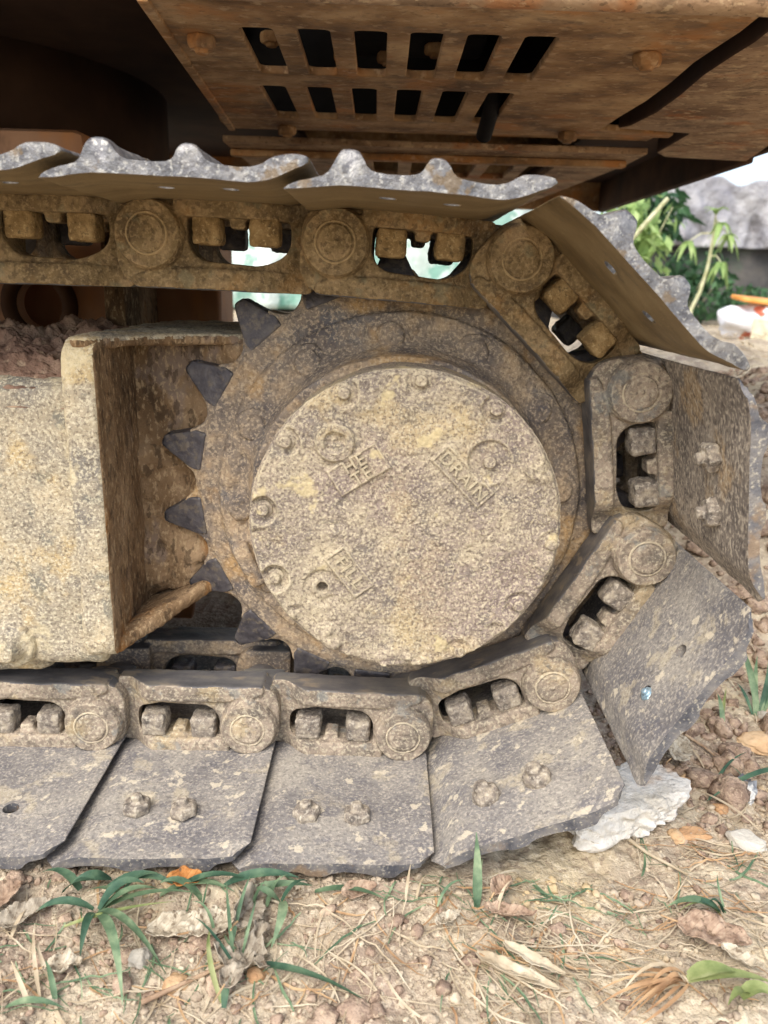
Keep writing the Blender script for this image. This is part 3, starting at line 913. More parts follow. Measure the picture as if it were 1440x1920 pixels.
obj('end_flange', flm, [M['frame'], M['rust_mud']], frame)
tp = plate(rpoly([(-.338, -.040), (-.314, -.040), (-.300, .0), (-.255, .055), (-.175, .075), (-.175, .34), (-.338, .34)], [.01, .012, .03, .05, .01, .01, .01], 6), [], .014, .004)
tp.transform(Matrix.Translation((0, 0, .172)))
tpm = fuse([tp], .0035, 2, [(.05, .006), (.014, .003)], 'topfl')
by_normal(tpm, lambda n: n[:, 2] < .3)
obj('top_flange', tpm, [M['frame'], M['rust_mud']], frame)
# mud heaped on the sloping top of the frame
mx_ = np.linspace(-.62, -.335, 190); my_ = np.linspace(-.03, .27, 170)
MX, MY = np.meshgrid(mx_, my_)
t = (MY+.03)/.3
MZ = .124+.036*sstep(0, .75, t)+.012*fbm(MX*14, MY*14, seed=8, octv=5, gain=.6)*sstep(0, .1, t)+(.010*(1-np.clip(worley(MX*48, MY*48, 6), 0, 1))+.007*(1-np.clip(worley(MX*110+3, MY*110, 16), 0, 1)))*sstep(.05, .2, t)
MZ -= .02*sstep(.02, 0, t)
i_ = np.arange(MX.size).reshape(MX.shape)
F = np.stack([i_[:-1, :-1], i_[:-1, 1:], i_[1:, 1:], i_[1:, :-1]], -1).reshape(-1, 4)
tag(obj('caked_mud', mesh_py('mud', np.stack([MX, MY, MZ], -1).reshape(-1, 3), F), M['clod_mud'], frame), kind='stuff')
obj('bolt', fuse([lathe([(0, -.022), (.012, -.022), (.016, -.014), (.018, -.004), (.026, -.002), (.030, .01), (0, .01)], 28)], .0022, 2, [(.02, .006), (.008, .003)], 'bolt'), M['frame'], frame, loc=(-.432, -.035, -.168))
for o in frame.children: o.matrix_parent_inverse = Matrix.Identity(4)

# --- mud covered motor housing behind the sprocket
def hous_def(V):
    x, y, z = V.T
    y = y-.016*np.clip(fbm(x*12, z*9, seed=33, octv=4), -.2, 1)*(y < .13)
    return np.stack([x, y, z], -1)
hs = fuse([lathe([(0, .125), (.16, .125), (.19, .14), (.20, .40), (0, .40)], 64),
           wall_plate(rpoly([(-.345, -.165), (-.21, -.125), (-.06, -.08), (-.06, .12), (-.15, .168), (-.345, .172)], .03), [], .085, .16, .006),
           bbox_mesh(-.275, -.19, .082, .16, -.125, -.02, .03), bbox_mesh(-.262, -.232, .086, .14, -.03, .13, .012)],
          .004, 2, [(.05, .026), (.018, .012), (.006, .003)], 'housing', hous_def)
part('motor_housing', hs, M['rust_mud'])
bp = plate([(-.335, -.03), (-.31, -.03), (-.19, .10), (-.16, .3), (-.335, .3)], [], .018, .003)
bp.transform(Matrix.Rotation(R(0), 4, 'X'))
V0 = np.empty(len(bp.vertices)*3); bp.vertices.foreach_get('co', V0); V0 = V0.reshape(-1, 3)
V0[:, 2] += -.170+.055*sstep(-.31, -.19, V0[:, 0]); bp.vertices.foreach_set('co', V0.ravel())
part('bottom_gusset', fuse([bp], .004, 2, [(.04, .006)], 'gusset'), M['rust_mud'])

# --- carbody wall with lightening hole behind the track
_p = at(72, 572, y=.39); RC = (_p.x, _p.z)
cw = wall_plate([(-1.6, -.33), (-.34, -.33), (-.275, .02), (-.275, .345), (-1.6, .345)], [ring(32, .036, RC)], .40, .425, .004)
cb = part('carbody_side', cw, M['brown_inner'])
rg = lathe([(.038, .405), (.038, .385), (.056, .385), (.058, .405)], 40)
obj('ring_boss', rg, M['dark_steel'], cb, loc=(RC[0], 0, RC[1])).matrix_parent_inverse = Matrix.Identity(4)
part('carbody_core', bbox_mesh(-1.6, -.50, .5, 1.7, -.25, .46, .02), M['brown_inner'])
part('carbody_rib', bbox_mesh(-.40, -.37, .25, .5, .10, .33, .006), M['rust_mud'])

# --- upper structure seen from below
ZB = .5
def slot(x0, x1, y0, y1, sk=0):
    return rpoly([(x0, y0), (x1, y0), (x1+sk, y1), (x0+sk, y1)], .010, 5)
slots = []
for i in range(6):
    x = -.185+i*.0625
    slots.append(slot(x, x+.037, .115, .305, -.004+.001*i))
for i in range(6):
    x = -.203+i*.0645
    slots.append(slot(x, x+.036, .372, .588, -.003))
_cr = [(1430, 28), (1390, 60), (1350, 86), (1302, 118), (1258, 156), (1212, 190), (1160, 221), (1128, 243), (1262, 254)]
out1 = [(-.262, .03)]+[tuple(at(px, py, z=ZB).xy) for px, py in _cr]+[(.475, .665), (-.305, .70)]
b1 = plate(out1, slots, .010, .002)
b1.transform(Matrix.Translation((0, 0, ZB+.005)))
belly = part('belly_plate', b1, M['belly'])
obj('edge_strip', bbox_mesh(-.006, .006, 0, .67, 0, .03, .002), M['belly'], belly, loc=(-.262, .03, ZB-.004), rot=(0, 0, R(3.6))).matrix_parent_inverse = Matrix.Identity(4)
BB = hexnut(.017, .014, .008, .004, 8)
for x, y in ((.275, .165), (-.232, .150), (.29, .64), (-.2, .665)):
    obj('bolt', BB, M['belly'], belly, loc=(x, y, ZB), rot=(R(180), 0, x*9)).matrix_parent_inverse = Matrix.Identity(4)
# outer side panel above the belly's near edge
sp_ = part('side_panel', bbox_mesh(-.262, .72, .004, .03, ZB-.004, 1.2, .012, 3), M['belly_light'])
# step and second plate further back
part('slot_shade_sheet', bbox_mesh(-.30, .47, .672, .690, ZB+.012, ZB+.33, .002), M['black'])  # added black sheet, makes the slots in front of it look dark inside
part('cross_beam', bbox_mesh(-.33, .475, .705, .775, ZB+.012, ZB+.09, .008), M['belly'])
sl2 = [slot(-.14+i*.085, -.085+i*.085, .98, 1.2) for i in range(6)]+[slot(-.14+i*.085, -.085+i*.085, 1.3, 1.6) for i in range(6)]
b2 = plate([(-.34, .79), (.478, .79), (.478, .95), (.40, 1.95), (-.34, 1.95)], sl2, .012, .002)
b2.transform(Matrix.Translation((0, 0, ZB-.002)))
rb = part('rear_belly_plate', b2, M['belly_light'])
obj('edge_rail', bbox_mesh(-.34, .46, .86, .885, ZB-.022, ZB-.009, .003), M['belly'], rb).matrix_parent_inverse = Matrix.Identity(4)
# counterweight skin at the right, with its wavy edge
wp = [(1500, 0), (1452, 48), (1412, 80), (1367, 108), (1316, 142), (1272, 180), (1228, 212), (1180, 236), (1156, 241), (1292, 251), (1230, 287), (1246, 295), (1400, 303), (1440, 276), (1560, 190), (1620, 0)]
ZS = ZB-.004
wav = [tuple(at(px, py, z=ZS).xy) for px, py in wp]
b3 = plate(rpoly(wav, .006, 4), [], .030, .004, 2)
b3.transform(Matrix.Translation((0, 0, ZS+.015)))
by_normal(b3, lambda n: np.abs(n[:, 2]) < .8)  # greasy edge faces, with the gap's shade put into their dark colour
b3.shade_smooth(); b3.set_sharp_from_angle(angle=R(30))
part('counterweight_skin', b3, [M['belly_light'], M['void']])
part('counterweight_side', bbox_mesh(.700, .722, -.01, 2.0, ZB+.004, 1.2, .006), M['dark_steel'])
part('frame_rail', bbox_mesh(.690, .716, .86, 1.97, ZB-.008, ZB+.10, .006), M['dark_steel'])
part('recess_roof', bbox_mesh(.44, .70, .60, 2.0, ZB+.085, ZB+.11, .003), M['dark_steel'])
part('rear_wall', bbox_mesh(-.8, .70, 1.97, 2.0, ZB-.004, 1.2, .006), M['belly'])
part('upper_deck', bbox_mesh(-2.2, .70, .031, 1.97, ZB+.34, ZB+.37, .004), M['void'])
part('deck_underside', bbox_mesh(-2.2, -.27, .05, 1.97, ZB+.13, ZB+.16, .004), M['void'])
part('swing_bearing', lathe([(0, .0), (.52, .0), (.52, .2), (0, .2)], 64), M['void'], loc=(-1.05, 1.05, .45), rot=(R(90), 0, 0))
part('valve_block', bbox_mesh(-.22, .02, .2, .5, ZB+.13, ZB+.3, .02), M['black'])
part('valve_block', bbox_mesh(.08, .3, .3, .62, ZB+.10, ZB+.28, .02), M['black'])
part('engine_bracket', bbox_mesh(-.1, .12, .40, .52, ZB+.075, ZB+.12, .01), M['black'])  # coloured black for the shade inside the slots
for x, y in ((-.09, .49), (-.025, .49), (-.19, .41), (.045, .44)):
    part('engine_bolt', BB, M['belly'], loc=(x, y, ZB+.076), rot=(R(180), 0, x*30))
def tube(pts, r, n=10, taper=1.0):
    pts = [Vector(p) for p in pts]
    V, F = [], []
    for i, p in enumerate(pts):
        d = (pts[min(i+1, len(pts)-1)]-pts[max(i-1, 0)]).normalized()
        a = d.orthogonal().normalized() if i == 0 else (pa-d*pa.dot(d)).normalized()
        pa = a
        b = d.cross(a)
        q = r*(1+(taper-1)*i/(len(pts)-1)) if not callable(r) else r(i/(len(pts)-1))
        for k in range(n):
            t = 2*math.pi*k/n
            V.append(p+a*q*math.cos(t)+b*q*math.sin(t))
    for i in range(len(pts)-1):
        for k in range(n):
            F.append((i*n+k, i*n+(k+1) % n, (i+1)*n+(k+1) % n, (i+1)*n+k))
    F.append(tuple(range(n-1, -1, -1))); F.append(tuple((len(pts)-1)*n+k for k in range(n)))
    return mesh_py('tube', [tuple(v) for v in V], F, True, R(50))
part('hose', tube([(.15, .40, ZB+.12), (.145, .46, ZB+.06), (.14, .53, ZB-.0), (.137, .57, ZB-.022)], .013, 14), M['black'])



# ------------------------------------------------------------------ loose things on the ground
def gpt(px, py, h=0.0):
    p = at(px, py, z=-.345)
    for _ in range(4): p = at(px, py, z=G(p.x, p.y)+h)
    return p

def ico(sub):
    bm = bmesh.new(); bmesh.ops.create_icosphere(bm, subdivisions=sub, radius=1)
    V = np.array([v.co[:] for v in bm.verts]); F = np.array([[v.index for v in q.verts] for q in bm.faces]); bm.free()
    return V, F
I1, I2, I3, I4 = ico(1), ico(2), ico(3), ico(4)

def lumps(n, region, sizes, keep, seed, squash=.7):
    rng = np.random.default_rng(seed)
    x = rng.uniform(region[0], region[1], n); y = rng.uniform(region[2], region[3], n)
    r = sizes(rng, n)
    k = keep(x, y, r, rng)
    x, y, r = x[k], y[k], r[k]
    z = gzt(x, y)
    VV, FF, off = [], [], 0
    md = np.median(r)
    big = r > max(md*1.7, .0042)
    small = (r < md*1.25) & ~big
    for (V, F), sel in ((I1, small), (I2, ~small & ~big), (I3, big)):
        m = int(sel.sum())
        if not m: continue
        P = np.repeat(V[None], m, 0)
        ox, oy = rng.uniform(0, 90, (m, 1)), rng.uniform(0, 90, (m, 1))
        if len(V) < 20: P = P*(1+.30*rng.standard_normal((m, len(V), 1)).clip(-1.5, 1.5))
        else:
            q = .40*fbm(P[..., 0]*1.2+ox, P[..., 1]*1.2+oy, P[..., 2]*1.2, seed=seed, octv=2)
            q = q+.26*np.abs(fbm(P[..., 0]*2.3+oy, P[..., 1]*2.3+ox, P[..., 2]*2.3, seed=seed+3, octv=2))
            if len(V) < 60: q = q+.10*rng.standard_normal((m, len(V))).clip(-1.5, 1.5)
            else: q = q+.07*rng.standard_normal((m, len(V))).clip(-1.5, 1.5)
            P = P*(1+q)[..., None]
        sc = rng.uniform(.7, 1.3, (m, 1, 3))*r[sel][:, None, None]
        P = P*sc
        a = rng.uniform(0, 6.28, m); ca, sa = np.cos(a)[:, None], np.sin(a)[:, None]
        b = rng.uniform(-.6, .6, m); cb, sb = np.cos(b)[:, None], np.sin(b)[:, None]
        X_, Y_, Z_ = P[..., 0], P[..., 1], P[..., 2]*squash
        X_, Z_ = X_*cb-Z_*sb, X_*sb+Z_*cb
        X_, Y_ = X_*ca-Y_*sa, X_*sa+Y_*ca
        P = np.stack([X_+x[sel][:, None], Y_+y[sel][:, None], Z_+(z[sel]+r[sel]*.25)[:, None]], -1)
        VV.append(P.reshape(-1, 3)); FF.append((F[None]+np.arange(m)[:, None, None]*len(V)+off).reshape(-1, 3)); off += m*len(V)
    V = np.concatenate(VV); F = np.concatenate(FF)
    me = bpy.data.meshes.new('lumps')
    me.vertices.add(len(V)); me.vertices.foreach_set('co', V.ravel())
    me.loops.add(len(F)*3); me.loops.foreach_set('vertex_index', F.ravel().astype(np.int32))
    me.polygons.add(len(F)); me.polygons.foreach_set('loop_start', np.arange(0, len(F)*3, 3, dtype=np.int32))
    me.update(calc_edges=True); me.validate()
    me.shade_smooth()
    return me

def off_track(x, y): return ~((x < .27) & (y > -.165))
def kp(x, y, r, rng):
    d = .35+.65*(fbm(x*8, y*8, seed=44, octv=2) > -.1)
    return off_track(x, y) & (rng.random(len(x)) < d)
tag(obj('soil_crumbs', lumps(21000, (-.46, .62, -.42, .10), lambda g, n: .0011*np.exp(.55*g.standard_normal(n)).clip(.4, 4.5), kp, 3), M['clods']),
    'pale loose soil crumbs scattered over the bare earth', 'soil', kind='stuff')
tag(obj('soil_clods', lumps(1500, (-.46, .75, -.42, .5), lambda g, n: .0042*np.exp(.4*g.standard_normal(n)).clip(.5, 2.6), kp, 5), M['stone_brown']),
    'brown soil clods lying on the earth beside the track', 'soil', kind='stuff')
tag(obj('bank_clods', lumps(5200, (.30, 2.0, -.05, 1.7), lambda g, n: .0062*np.exp(.55*g.standard_normal(n)).clip(.4, 3.0), lambda x, y, r, g: off_track(x, y) & ((x > .4) | (y < .2)), 6, .8), M['stone_brown']),
    'reddish brown clods covering the soil bank behind the track', 'soil', kind='stuff')

def blade_mesh(pts, w, fold=.35, twist=0.0, tip=.06, up=Vector((0, 0, 1))):
    """leaf blade along pts: folded along its midrib, tapering to the tip"""
    pts = [Vector(p) for p in pts]
    n = len(pts); V, F = [], []
    for i, p in enumerate(pts):
        t = i/(n-1)
        d = (pts[min(i+1, n-1)]-pts[max(i-1, 0)]).normalized()
        s = d.cross(up)
        if s.length < .05: s = d.cross(Vector((0, 1, 0)))
        s.normalize()
        nn = s.cross(d)
        a = twist*t
        s, nn = s*math.cos(a)+nn*math.sin(a), nn*math.cos(a)-s*math.sin(a)
        ww = w/2*(min(1, .55+t*2.2))*(1-max(0, (t-.35)/.65)**1.6*(1-tip))
        V += [p-s*ww+nn*ww*fold, p, p+s*ww+nn*ww*fold]
        if i:
            k = i*3
            F += [(k-3, k-2, k+1, k), (k-2, k-1, k+2, k+1)]
    return [tuple(v) for v in V], F

def curve3(a, b, arch, side=0.0, n=9, rnd=random):
    a, b = Vector(a), Vector(b)
    d = b-a
    s = d.cross(Vector((0, 0, 1)))
    s = s.normalized() if s.length > 1e-6 else Vector((1, 0, 0))
    out = []
    for i in range(n):
        t = i/(n-1)
        h = 4*t*(1-t)
        out.append(a+d*t+Vector((0, 0, arch))*h+s*side*h)
    return out

def tuft(name, label, cat, blades, m, group=None):
    """blades: (base px, tip px, base height, tip height, arch, width[, material])"""
    b0 = gpt(*blades[0][0])
    o = bpy.data.objects.new(name, None); COL.objects.link(o); o.location = b0
    tag(o, label, cat, group)
    for i, b in enumerate(blades):
        p0 = gpt(*b[0], b[2]); p1 = gpt(*b[1], b[3])
        rnd = random.Random(i+sum(map(ord, label)) % 97)
        V, F = blade_mesh(curve3(p0, p1, b[4], rnd.uniform(-.006, .006)), b[5], rnd.uniform(.2, .5), rnd.uniform(-.8, .8))
        obj('blade', mesh_py('blade', V, F), b[6] if len(b) > 6 else m, o, keep=True)
    return o

g, gd, gy_, st, sb_ = M['grass'], M['grass_dark'], M['grass_yellow'], M['straw'], M['straw_brown']
tuft('grass_tuft', 'broad bladed green grass spreading from a yellow stalk below the left shoes', 'grass', [
    ((180, 1712), (230, 1885), .012, .004, .02, .009), ((182, 1710), (312, 1828), .012, .006, .022, .009), ((185, 1708), (385, 1678), .012, .02, .012, .009),
    ((178, 1712), (150, 1795), .012, .006, .012, .008, gd), ((175, 1706), (65, 1712), .012, .01, .014, .008, gd), ((190, 1706), (300, 1668), .014, .022, .014, .009),
    ((120, 1738), (330, 1690), .006, .022, .006, .006, gy_), ((186, 1706), (270, 1655), .014, .026, .012, .010, gd)], g)
tuft('grass_tuft', 'dark green grass pressed flat along the edge of the left bottom shoes', 'grass', [
    ((150, 1668), (70, 1640), .006, .012, .01, .010), ((120, 1672), (185, 1652), .006, .014, .01, .012), ((200, 1665), (330, 1660), .004, .014, .010, .010), ((230, 1672), (300, 1640), .004, .03, .006, .010),
    ((330, 1668), (470, 1650), .004, .016, .012, .009), ((300, 1680), (440, 1672), .004, .01, .010, .009, g), ((420, 1662), (560, 1645), .004, .018, .01, .010), ((450, 1680), (585, 1660), .004, .012, .01, .008, g),
    ((250, 1690), (160, 1672), .004, .012, .012, .009, g), ((380, 1690), (300, 1655), .004, .02, .010, .008, g), ((210, 1650), (135, 1655), .004, .012, .010, .013)], gd)
tuft('grass_tuft', 'narrow green grass between the third and fourth bottom shoes', 'grass', [
    ((530, 1690), (508, 1778), .014, .004, .01, .009), ((528, 1690), (585, 1655), .01, .02, .01, .007, gd), ((525, 1692), (480, 1665), .01, .02, .01, .007), ((590, 1672), (730, 1690), .006, .006, .006, .008, g),
    ((500, 1700), (540, 1640), .006, .03, .004, .006), ((470, 1710), (500, 1650), .006, .03, .004, .005)], g)
tuft('grass_plant', 'long single green blade lying flat on crumbly soil at lower middle', 'grass', [((478, 1808), (700, 1886), .006, .003, .006, .009)], gd)
tuft('grass_plant', 'upright green blade standing against the muddy fourth bottom shoe', 'grass', [((894, 1702), (893, 1560), .0, .068, .0, .0095), ((896, 1703), (905, 1610), .0, .04, .0, .005)], g)
tuft('grass_tuft', 'thin pale green strands crossing the grey curled leaf', 'grass', [
    ((430, 1800), (470, 1640), .004, .05, .01, .004), ((440, 1815), (425, 1655), .004, .05, .012, .0035), ((452, 1800), (480, 1690), .004, .04, .01, .003), ((415, 1880), (395, 1740), .004, .03, .01, .005, gy_), ((420, 1890), (440, 1800), .004, .016, .006, .007, gd),
    ((380, 1700), (395, 1640), .004, .03, 0, .003), ((405, 1770), (360, 1690), .004, .03, .01, .003), ((450, 1830), (365, 1720), .004, .03, .012, .003, gd)], M['grass'])
tuft('grass_tuft', 'green upright tuft growing on the soil bank at right', 'grass', [
    ((1420, 1340), (1385, 1205), .0, .07, .01, .010), ((1424, 1342), (1440, 1240), .0, .06, .01, .009, gd), ((1416, 1342), (1420, 1230), .0, .06, .004, .008), ((1410, 1340), (1380, 1280), .0, .03, .01, .007, gd), ((1426, 1345), (1460, 1290), .0, .03, .01, .008),
    ((1355, 1370), (1345, 1300), .0, .035, .006, .007), ((1352, 1368), (1362, 1290), .0, .035, .004, .005, gy_)], g)
tuft('grass_tuft', 'sparse dark blades arching over the crumpled dark plastic scrap', 'grass', [
    ((1480, 1440), (1325, 1502), .02, .008, .012, .007, gd), ((1400, 1470), (1360, 1430), .004, .02, .004, .004), ((1330, 1500), (1400, 1410), .004, .02, .008, .004, gd), ((1300, 1480), (1440, 1575), .012, .004, .006, .0035, st), ((1320, 1440), (1280, 1390), .004, .012, .004, .003, st)], gd)
tuft('grass_tuft', 'small dark green tuft above the big brown leaf at lower right', 'grass', [
    ((1350, 1712), (1250, 1700), .004, .01, .012, .010, g), ((1352, 1712), (1290, 1690), .004, .014, .01, .009, gd), ((1354, 1710), (1330, 1690), .004, .016, .006, .009, gd), ((1350, 1715), (1270, 1712), .004, .006, .01, .006, gy_), ((1360, 1712), (1345, 1640), .0, .02, .006, .003, g)], gd)
tuft('grass_stalk', 'thick pale green stalk with dry brown roots spread to its left', 'grass', [
    ((1290, 1838), (1460, 1848), .012, .012, .006, .014), ((1292, 1832), (1380, 1822), .014, .018, .006, .016), ((1390, 1870), (1460, 1880), .008, .012, .008, .014), ((1400, 1865), (1365, 1885), .01, .01, .008, .010)]
    + [((1285+random.uniform(-8, 8), 1840+random.uniform(-8, 10)), (1285-random.uniform(60, 175), 1840+random.uniform(-35, 90)), .010, .003, random.uniform(.004, .02), random.uniform(.0025, .0045), random.choice((st, sb_))) for _ in range(26)], M['grass_yellow'])
tuft('grass_tuft', 'pale thin tuft in the lower left corner', 'grass', [
    ((75, 1870), (65, 1730), .002, .02, .006, .0035), ((100, 1850), (70, 1760), .002, .016, .006, .004), ((10, 1890), (120, 1890), .004, .006, .008, .006, g), ((105, 1885), (85, 1800), .002, .02, .004, .005, g), ((60, 1900), (20, 1800), .002, .02, .006, .004), ((20, 1760), (60, 1690), .002, .01, .004, .004)], st)
tuft('grass_tuft', 'short wispy dry grass below the upright green blade', 'grass', [
    ((1000, 1640), (900, 1655), .006, .012, .012, .005), ((930, 1720), (960, 1650), .004, .03, .004, .004), ((760, 1690), (770, 1620), .002, .035, .004, .003), ((780, 1690), (805, 1640), .002, .03, .004, .003), ((830, 1680), (800, 1640), .002, .03, .003, .003), ((850, 1690), (770, 1660), .002, .02, .01, .003), ((820, 1700), (870, 1650), .004, .02, .006, .003, g)], st)

# dry straw lying about
def straw_mesh(items, m_seed):
    V, F = [], []
    for (p0, p1, w_, lift) in items:
        n = 9
        rnd = random.Random(m_seed+len(V))
        d = (Vector(p1)-Vector(p0)); s = Vector((-d.y, d.x, 0))
        c = rnd.uniform(-.14, .14)
        pts = []
        for i in range(n):
            t = i/(n-1)
            q = Vector(p0)+d*t+s*c*4*t*(1-t)
            pts.append(Vector((q.x, q.y, 0)))
        zz = gzt([q.x for q in pts], [q.y for q in pts])
        zs = np.convolve(np.r_[zz[0], zz, zz[-1]], [.25, .5, .25], 'valid')
        for q, z, zz_ in zip(pts, zs, zz): q.z = max(z, zz_-.001)+lift*rnd.uniform(.6, 1.3)
        v, fc = blade_mesh(pts, w_, rnd.uniform(.1, .6), rnd.uniform(-1, 1), .4)
        k = len(V); V += v; F += [tuple(i+k for i in q) for q in fc]
    return mesh_py('straw', V, F)
rnd = random.Random(21)
def rand_straw(n, boxes, lo, hi, wlo, whi, ang=None):
    out = []
    while len(out) < n:
        b = rnd.choice(boxes)
        p = gpt(rnd.uniform(b[0], b[1]), rnd.uniform(b[2], b[3]))
        a = rnd.gauss(b[4], .45) if len(b) > 4 else rnd.uniform(0, 6.28)
        l = rnd.uniform(lo, hi)
        q = Vector((p.x+l*math.cos(a), p.y+l*math.sin(a), 0))
        if not (off_track(np.array([p.x]), np.array([p.y]))[0] and off_track(np.array([q.x]), np.array([q.y]))[0]): continue
        out.append((p, q, rnd.uniform(wlo, whi), rnd.uniform(.001, .006)))
    return out
bx_ = [(820, 1440, 1590, 1720, -.25), (820, 1440, 1590, 1720), (900, 1440, 1640, 1900), (900, 1300, 1740, 1800, .1), (600, 1100, 1700, 1910), (0, 500, 1700, 1915), (480, 900, 1660, 1900), (840, 1110, 1770, 1850, -.4), (960, 1300, 1560, 1650, -.35)]
tag(obj('dry_straw', straw_mesh(rand_straw(300, bx_, .02, .10, .0008, .0024), 5), M['straw']), 'pale dry straw and grass stems littering the soil', 'straw', kind='stuff')
tag(obj('brown_straw', straw_mesh(rand_straw(110, bx_, .02, .07, .0010, .0026), 9), M['straw_brown']), 'brown dead grass stems scattered among the pale straw', 'straw', kind='stuff')
tag(obj('green_wisps', straw_mesh(rand_straw(130, [(0, 560, 1640, 1915), (0, 300, 1690, 1915), (700, 1100, 1640, 1760), (1000, 1440, 1600, 1720), (840, 1110, 1770, 1850)], .02, .07, .0010, .0028), 15), M['grass']), 'thin grey green grass wisps lying among the straw', 'grass', kind='stuff')
bx2 = [(1200, 1440, 1150, 1560)]
tag(obj('bank_straw', straw_mesh(rand_straw(60, bx2, .03, .12, .0010, .0026), 11), M['straw']), 'thin dry stems lying on the clods right of the track', 'straw', kind='stuff')

# twigs
for pts, lab, m in (([(265, 1880), (330, 1850), (400, 1818), (480, 1775)], 'long brown twig lying slantwise at lower left', 'twig'),
                    ([(1170, 1567), (1215, 1600), (1290, 1640)], 'pale thick stem poking out from under the white stone', 'straw'),
                    ([(1285, 1378), (1320, 1400), (1350, 1425)], 'short brown stalk on the pale leaf beside the lowest shoe corner', 'twig')):
    pp = [gpt(x, y, .005) for x, y in pts]
    tag(obj('twig', tube(pp, .0024, 8, .6), M[m]), lab, 'twig')

# dry leaves
def leaf_mesh(L_, W_, curl, crink, lobes=0, seed=0, n=44, m=17):
    V, F = [], []
    t = np.linspace(0, 1, n); s = np.linspace(-1, 1, m)
    T, S_ = np.meshgrid(t, s, indexing='ij')
    wd = W_/2*np.sin(np.pi*T**.8)**.75*(1+lobes*.45*np.sin(T*np.pi*7)*sstep(.05, .3, T)*sstep(1, .8, T))+.0008
    wd = wd*(1+.12*fbm(T*9, S_*0+seed, seed=seed, octv=2))
    x = (T-.5)*L_; y = S_*wd
    z = curl*L_*(2*T-1)**2*.5+.22*np.abs(y)*(1 if curl > 0 else -1)+crink*L_*fbm(x/L_*5+seed, y/L_*5, seed=seed, octv=4, gain=.6)+curl*W_*1.2*S_**2*np.sin(np.pi*T)
    V = np.stack([x, y, z], -1).reshape(-1, 3)
    i_ = np.arange(n*m).reshape(n, m)
    F = np.stack([i_[:-1, :-1], i_[1:, :-1], i_[1:, 1:], i_[:-1, 1:]], -1).reshape(-1, 4)
    me = mesh_py('leaf', V, F)
    return me
def leaf(px, py, L_, W_, ang, mt, label, curl=.2, crink=.05, lobes=0, seed=0, h=.008, tilt=(0, 0)):
    p = gpt(px, py, h)
    o = obj('dry_leaf', leaf_mesh(L_, W_, curl, crink, lobes, seed), M[mt], loc=p, rot=(tilt[0], tilt[1], ang))
    me = o.data
    so_ = o.modifiers.new('thick', 'SOLIDIFY'); so_.thickness = .0006
    stem = tube([(-L_*.72, 0, .004), (-L_*.6, .001, .002), (-L_*.48, 0, curl*L_*.45)], .0009, 6)
    obj('stalk', stem, M['straw_brown'], o)
    return tag(o, label, 'leaf')
leaf(340, 1742, .066, .030, .05, 'leaf_pale', 'pale speckled flat leaf behind the thin grass strands at lower left', .08, .05, 0, 1)
leaf(400, 1735, .045, .034, .5, 'leaf_pale', 'pale torn leaf overlapping the speckled flat leaf', .1, .06, .3, 2, h=.012)
leaf(466, 1700, .058, .028, 1.3, 'leaf_grey', 'grey dry leaf leaning upright against the left shoes', .15, .08, .4, 3, h=.02, tilt=(.6, .2))
leaf(458, 1800, .074, .030, 1.25, 'leaf_grey', 'grey curled lobed leaf near the bottom left', .18, .12, 1.3, 4, h=.010, tilt=(.15, .1))
leaf(4, 1685, .045, .030, 1.2, 'leaf_brown', 'pinkish brown leaf cut off by the left border', .15, .04, 0, 5)
leaf(45, 1720, .05, .022, .7, 'leaf_grey', 'grey green folded leaf beside the pinkish leaf at far left', .25, .05, 0, 6)
leaf(350, 1650, .040, .022, .1, 'leaf_orange', 'orange leaf tucked under the edge of the left bottom shoes', .12, .03, 0, 7, h=.010)
leaf(672, 1668, .036, .014, .35, 'leaf_brown', 'small tan pointed leaf below the third bottom shoe', .25, .03, 0, 8, tilt=(.5, 0))
leaf(940, 1668, .030, .016, .9, 'leaf_brown', 'small curled brown leaf beside the upright green blade', .5, .08, 0, 9)
leaf(955, 1715, .050, .014, -.1, 'leaf_brown', 'long narrow brown leaf folded on the soil near the centre', .3, .05, 0, 10)
leaf(1338, 1750, .066, .036, -.35, 'leaf_brown', 'big pinkish brown leaf at lower right', .07, .05, .1, 11, h=.012)
leaf(1390, 1802, .036, .012, -.7, 'leaf_pale', 'pale rolled leaf under the big brown leaf', .4, .06, 0, 12)
leaf(1268, 1408, .060, .032, .9, 'leaf_pale', 'creamy white dry leaf peeking out behind the lowest shoe corner', .2, .06, .2, 13, h=.02, tilt=(.5, 0))
leaf(118, 1812, .032, .018, .3, 'leaf_pale', 'whitish crumpled leaf in the lower left corner', .25, .10, .2, 14)
leaf(840, 1722, .030, .012, .6, 'leaf_pale', 'small pale green grey leaf half buried near the centre', .1, .05, 0, 15)
for i, (px, py, a) in enumerate(((950, 1815, -.5), (985, 1830, -.45), (1000, 1800, -.6))):
    leaf(px, py, .06, .012, a, 'straw', ('broad straw leaf blade at bottom centre, nearest the left', 'broad straw leaf blade at bottom centre, lowest one', 'broad straw leaf blade at bottom centre, uppermost one')[i], .12, .03, 0, 20+i)

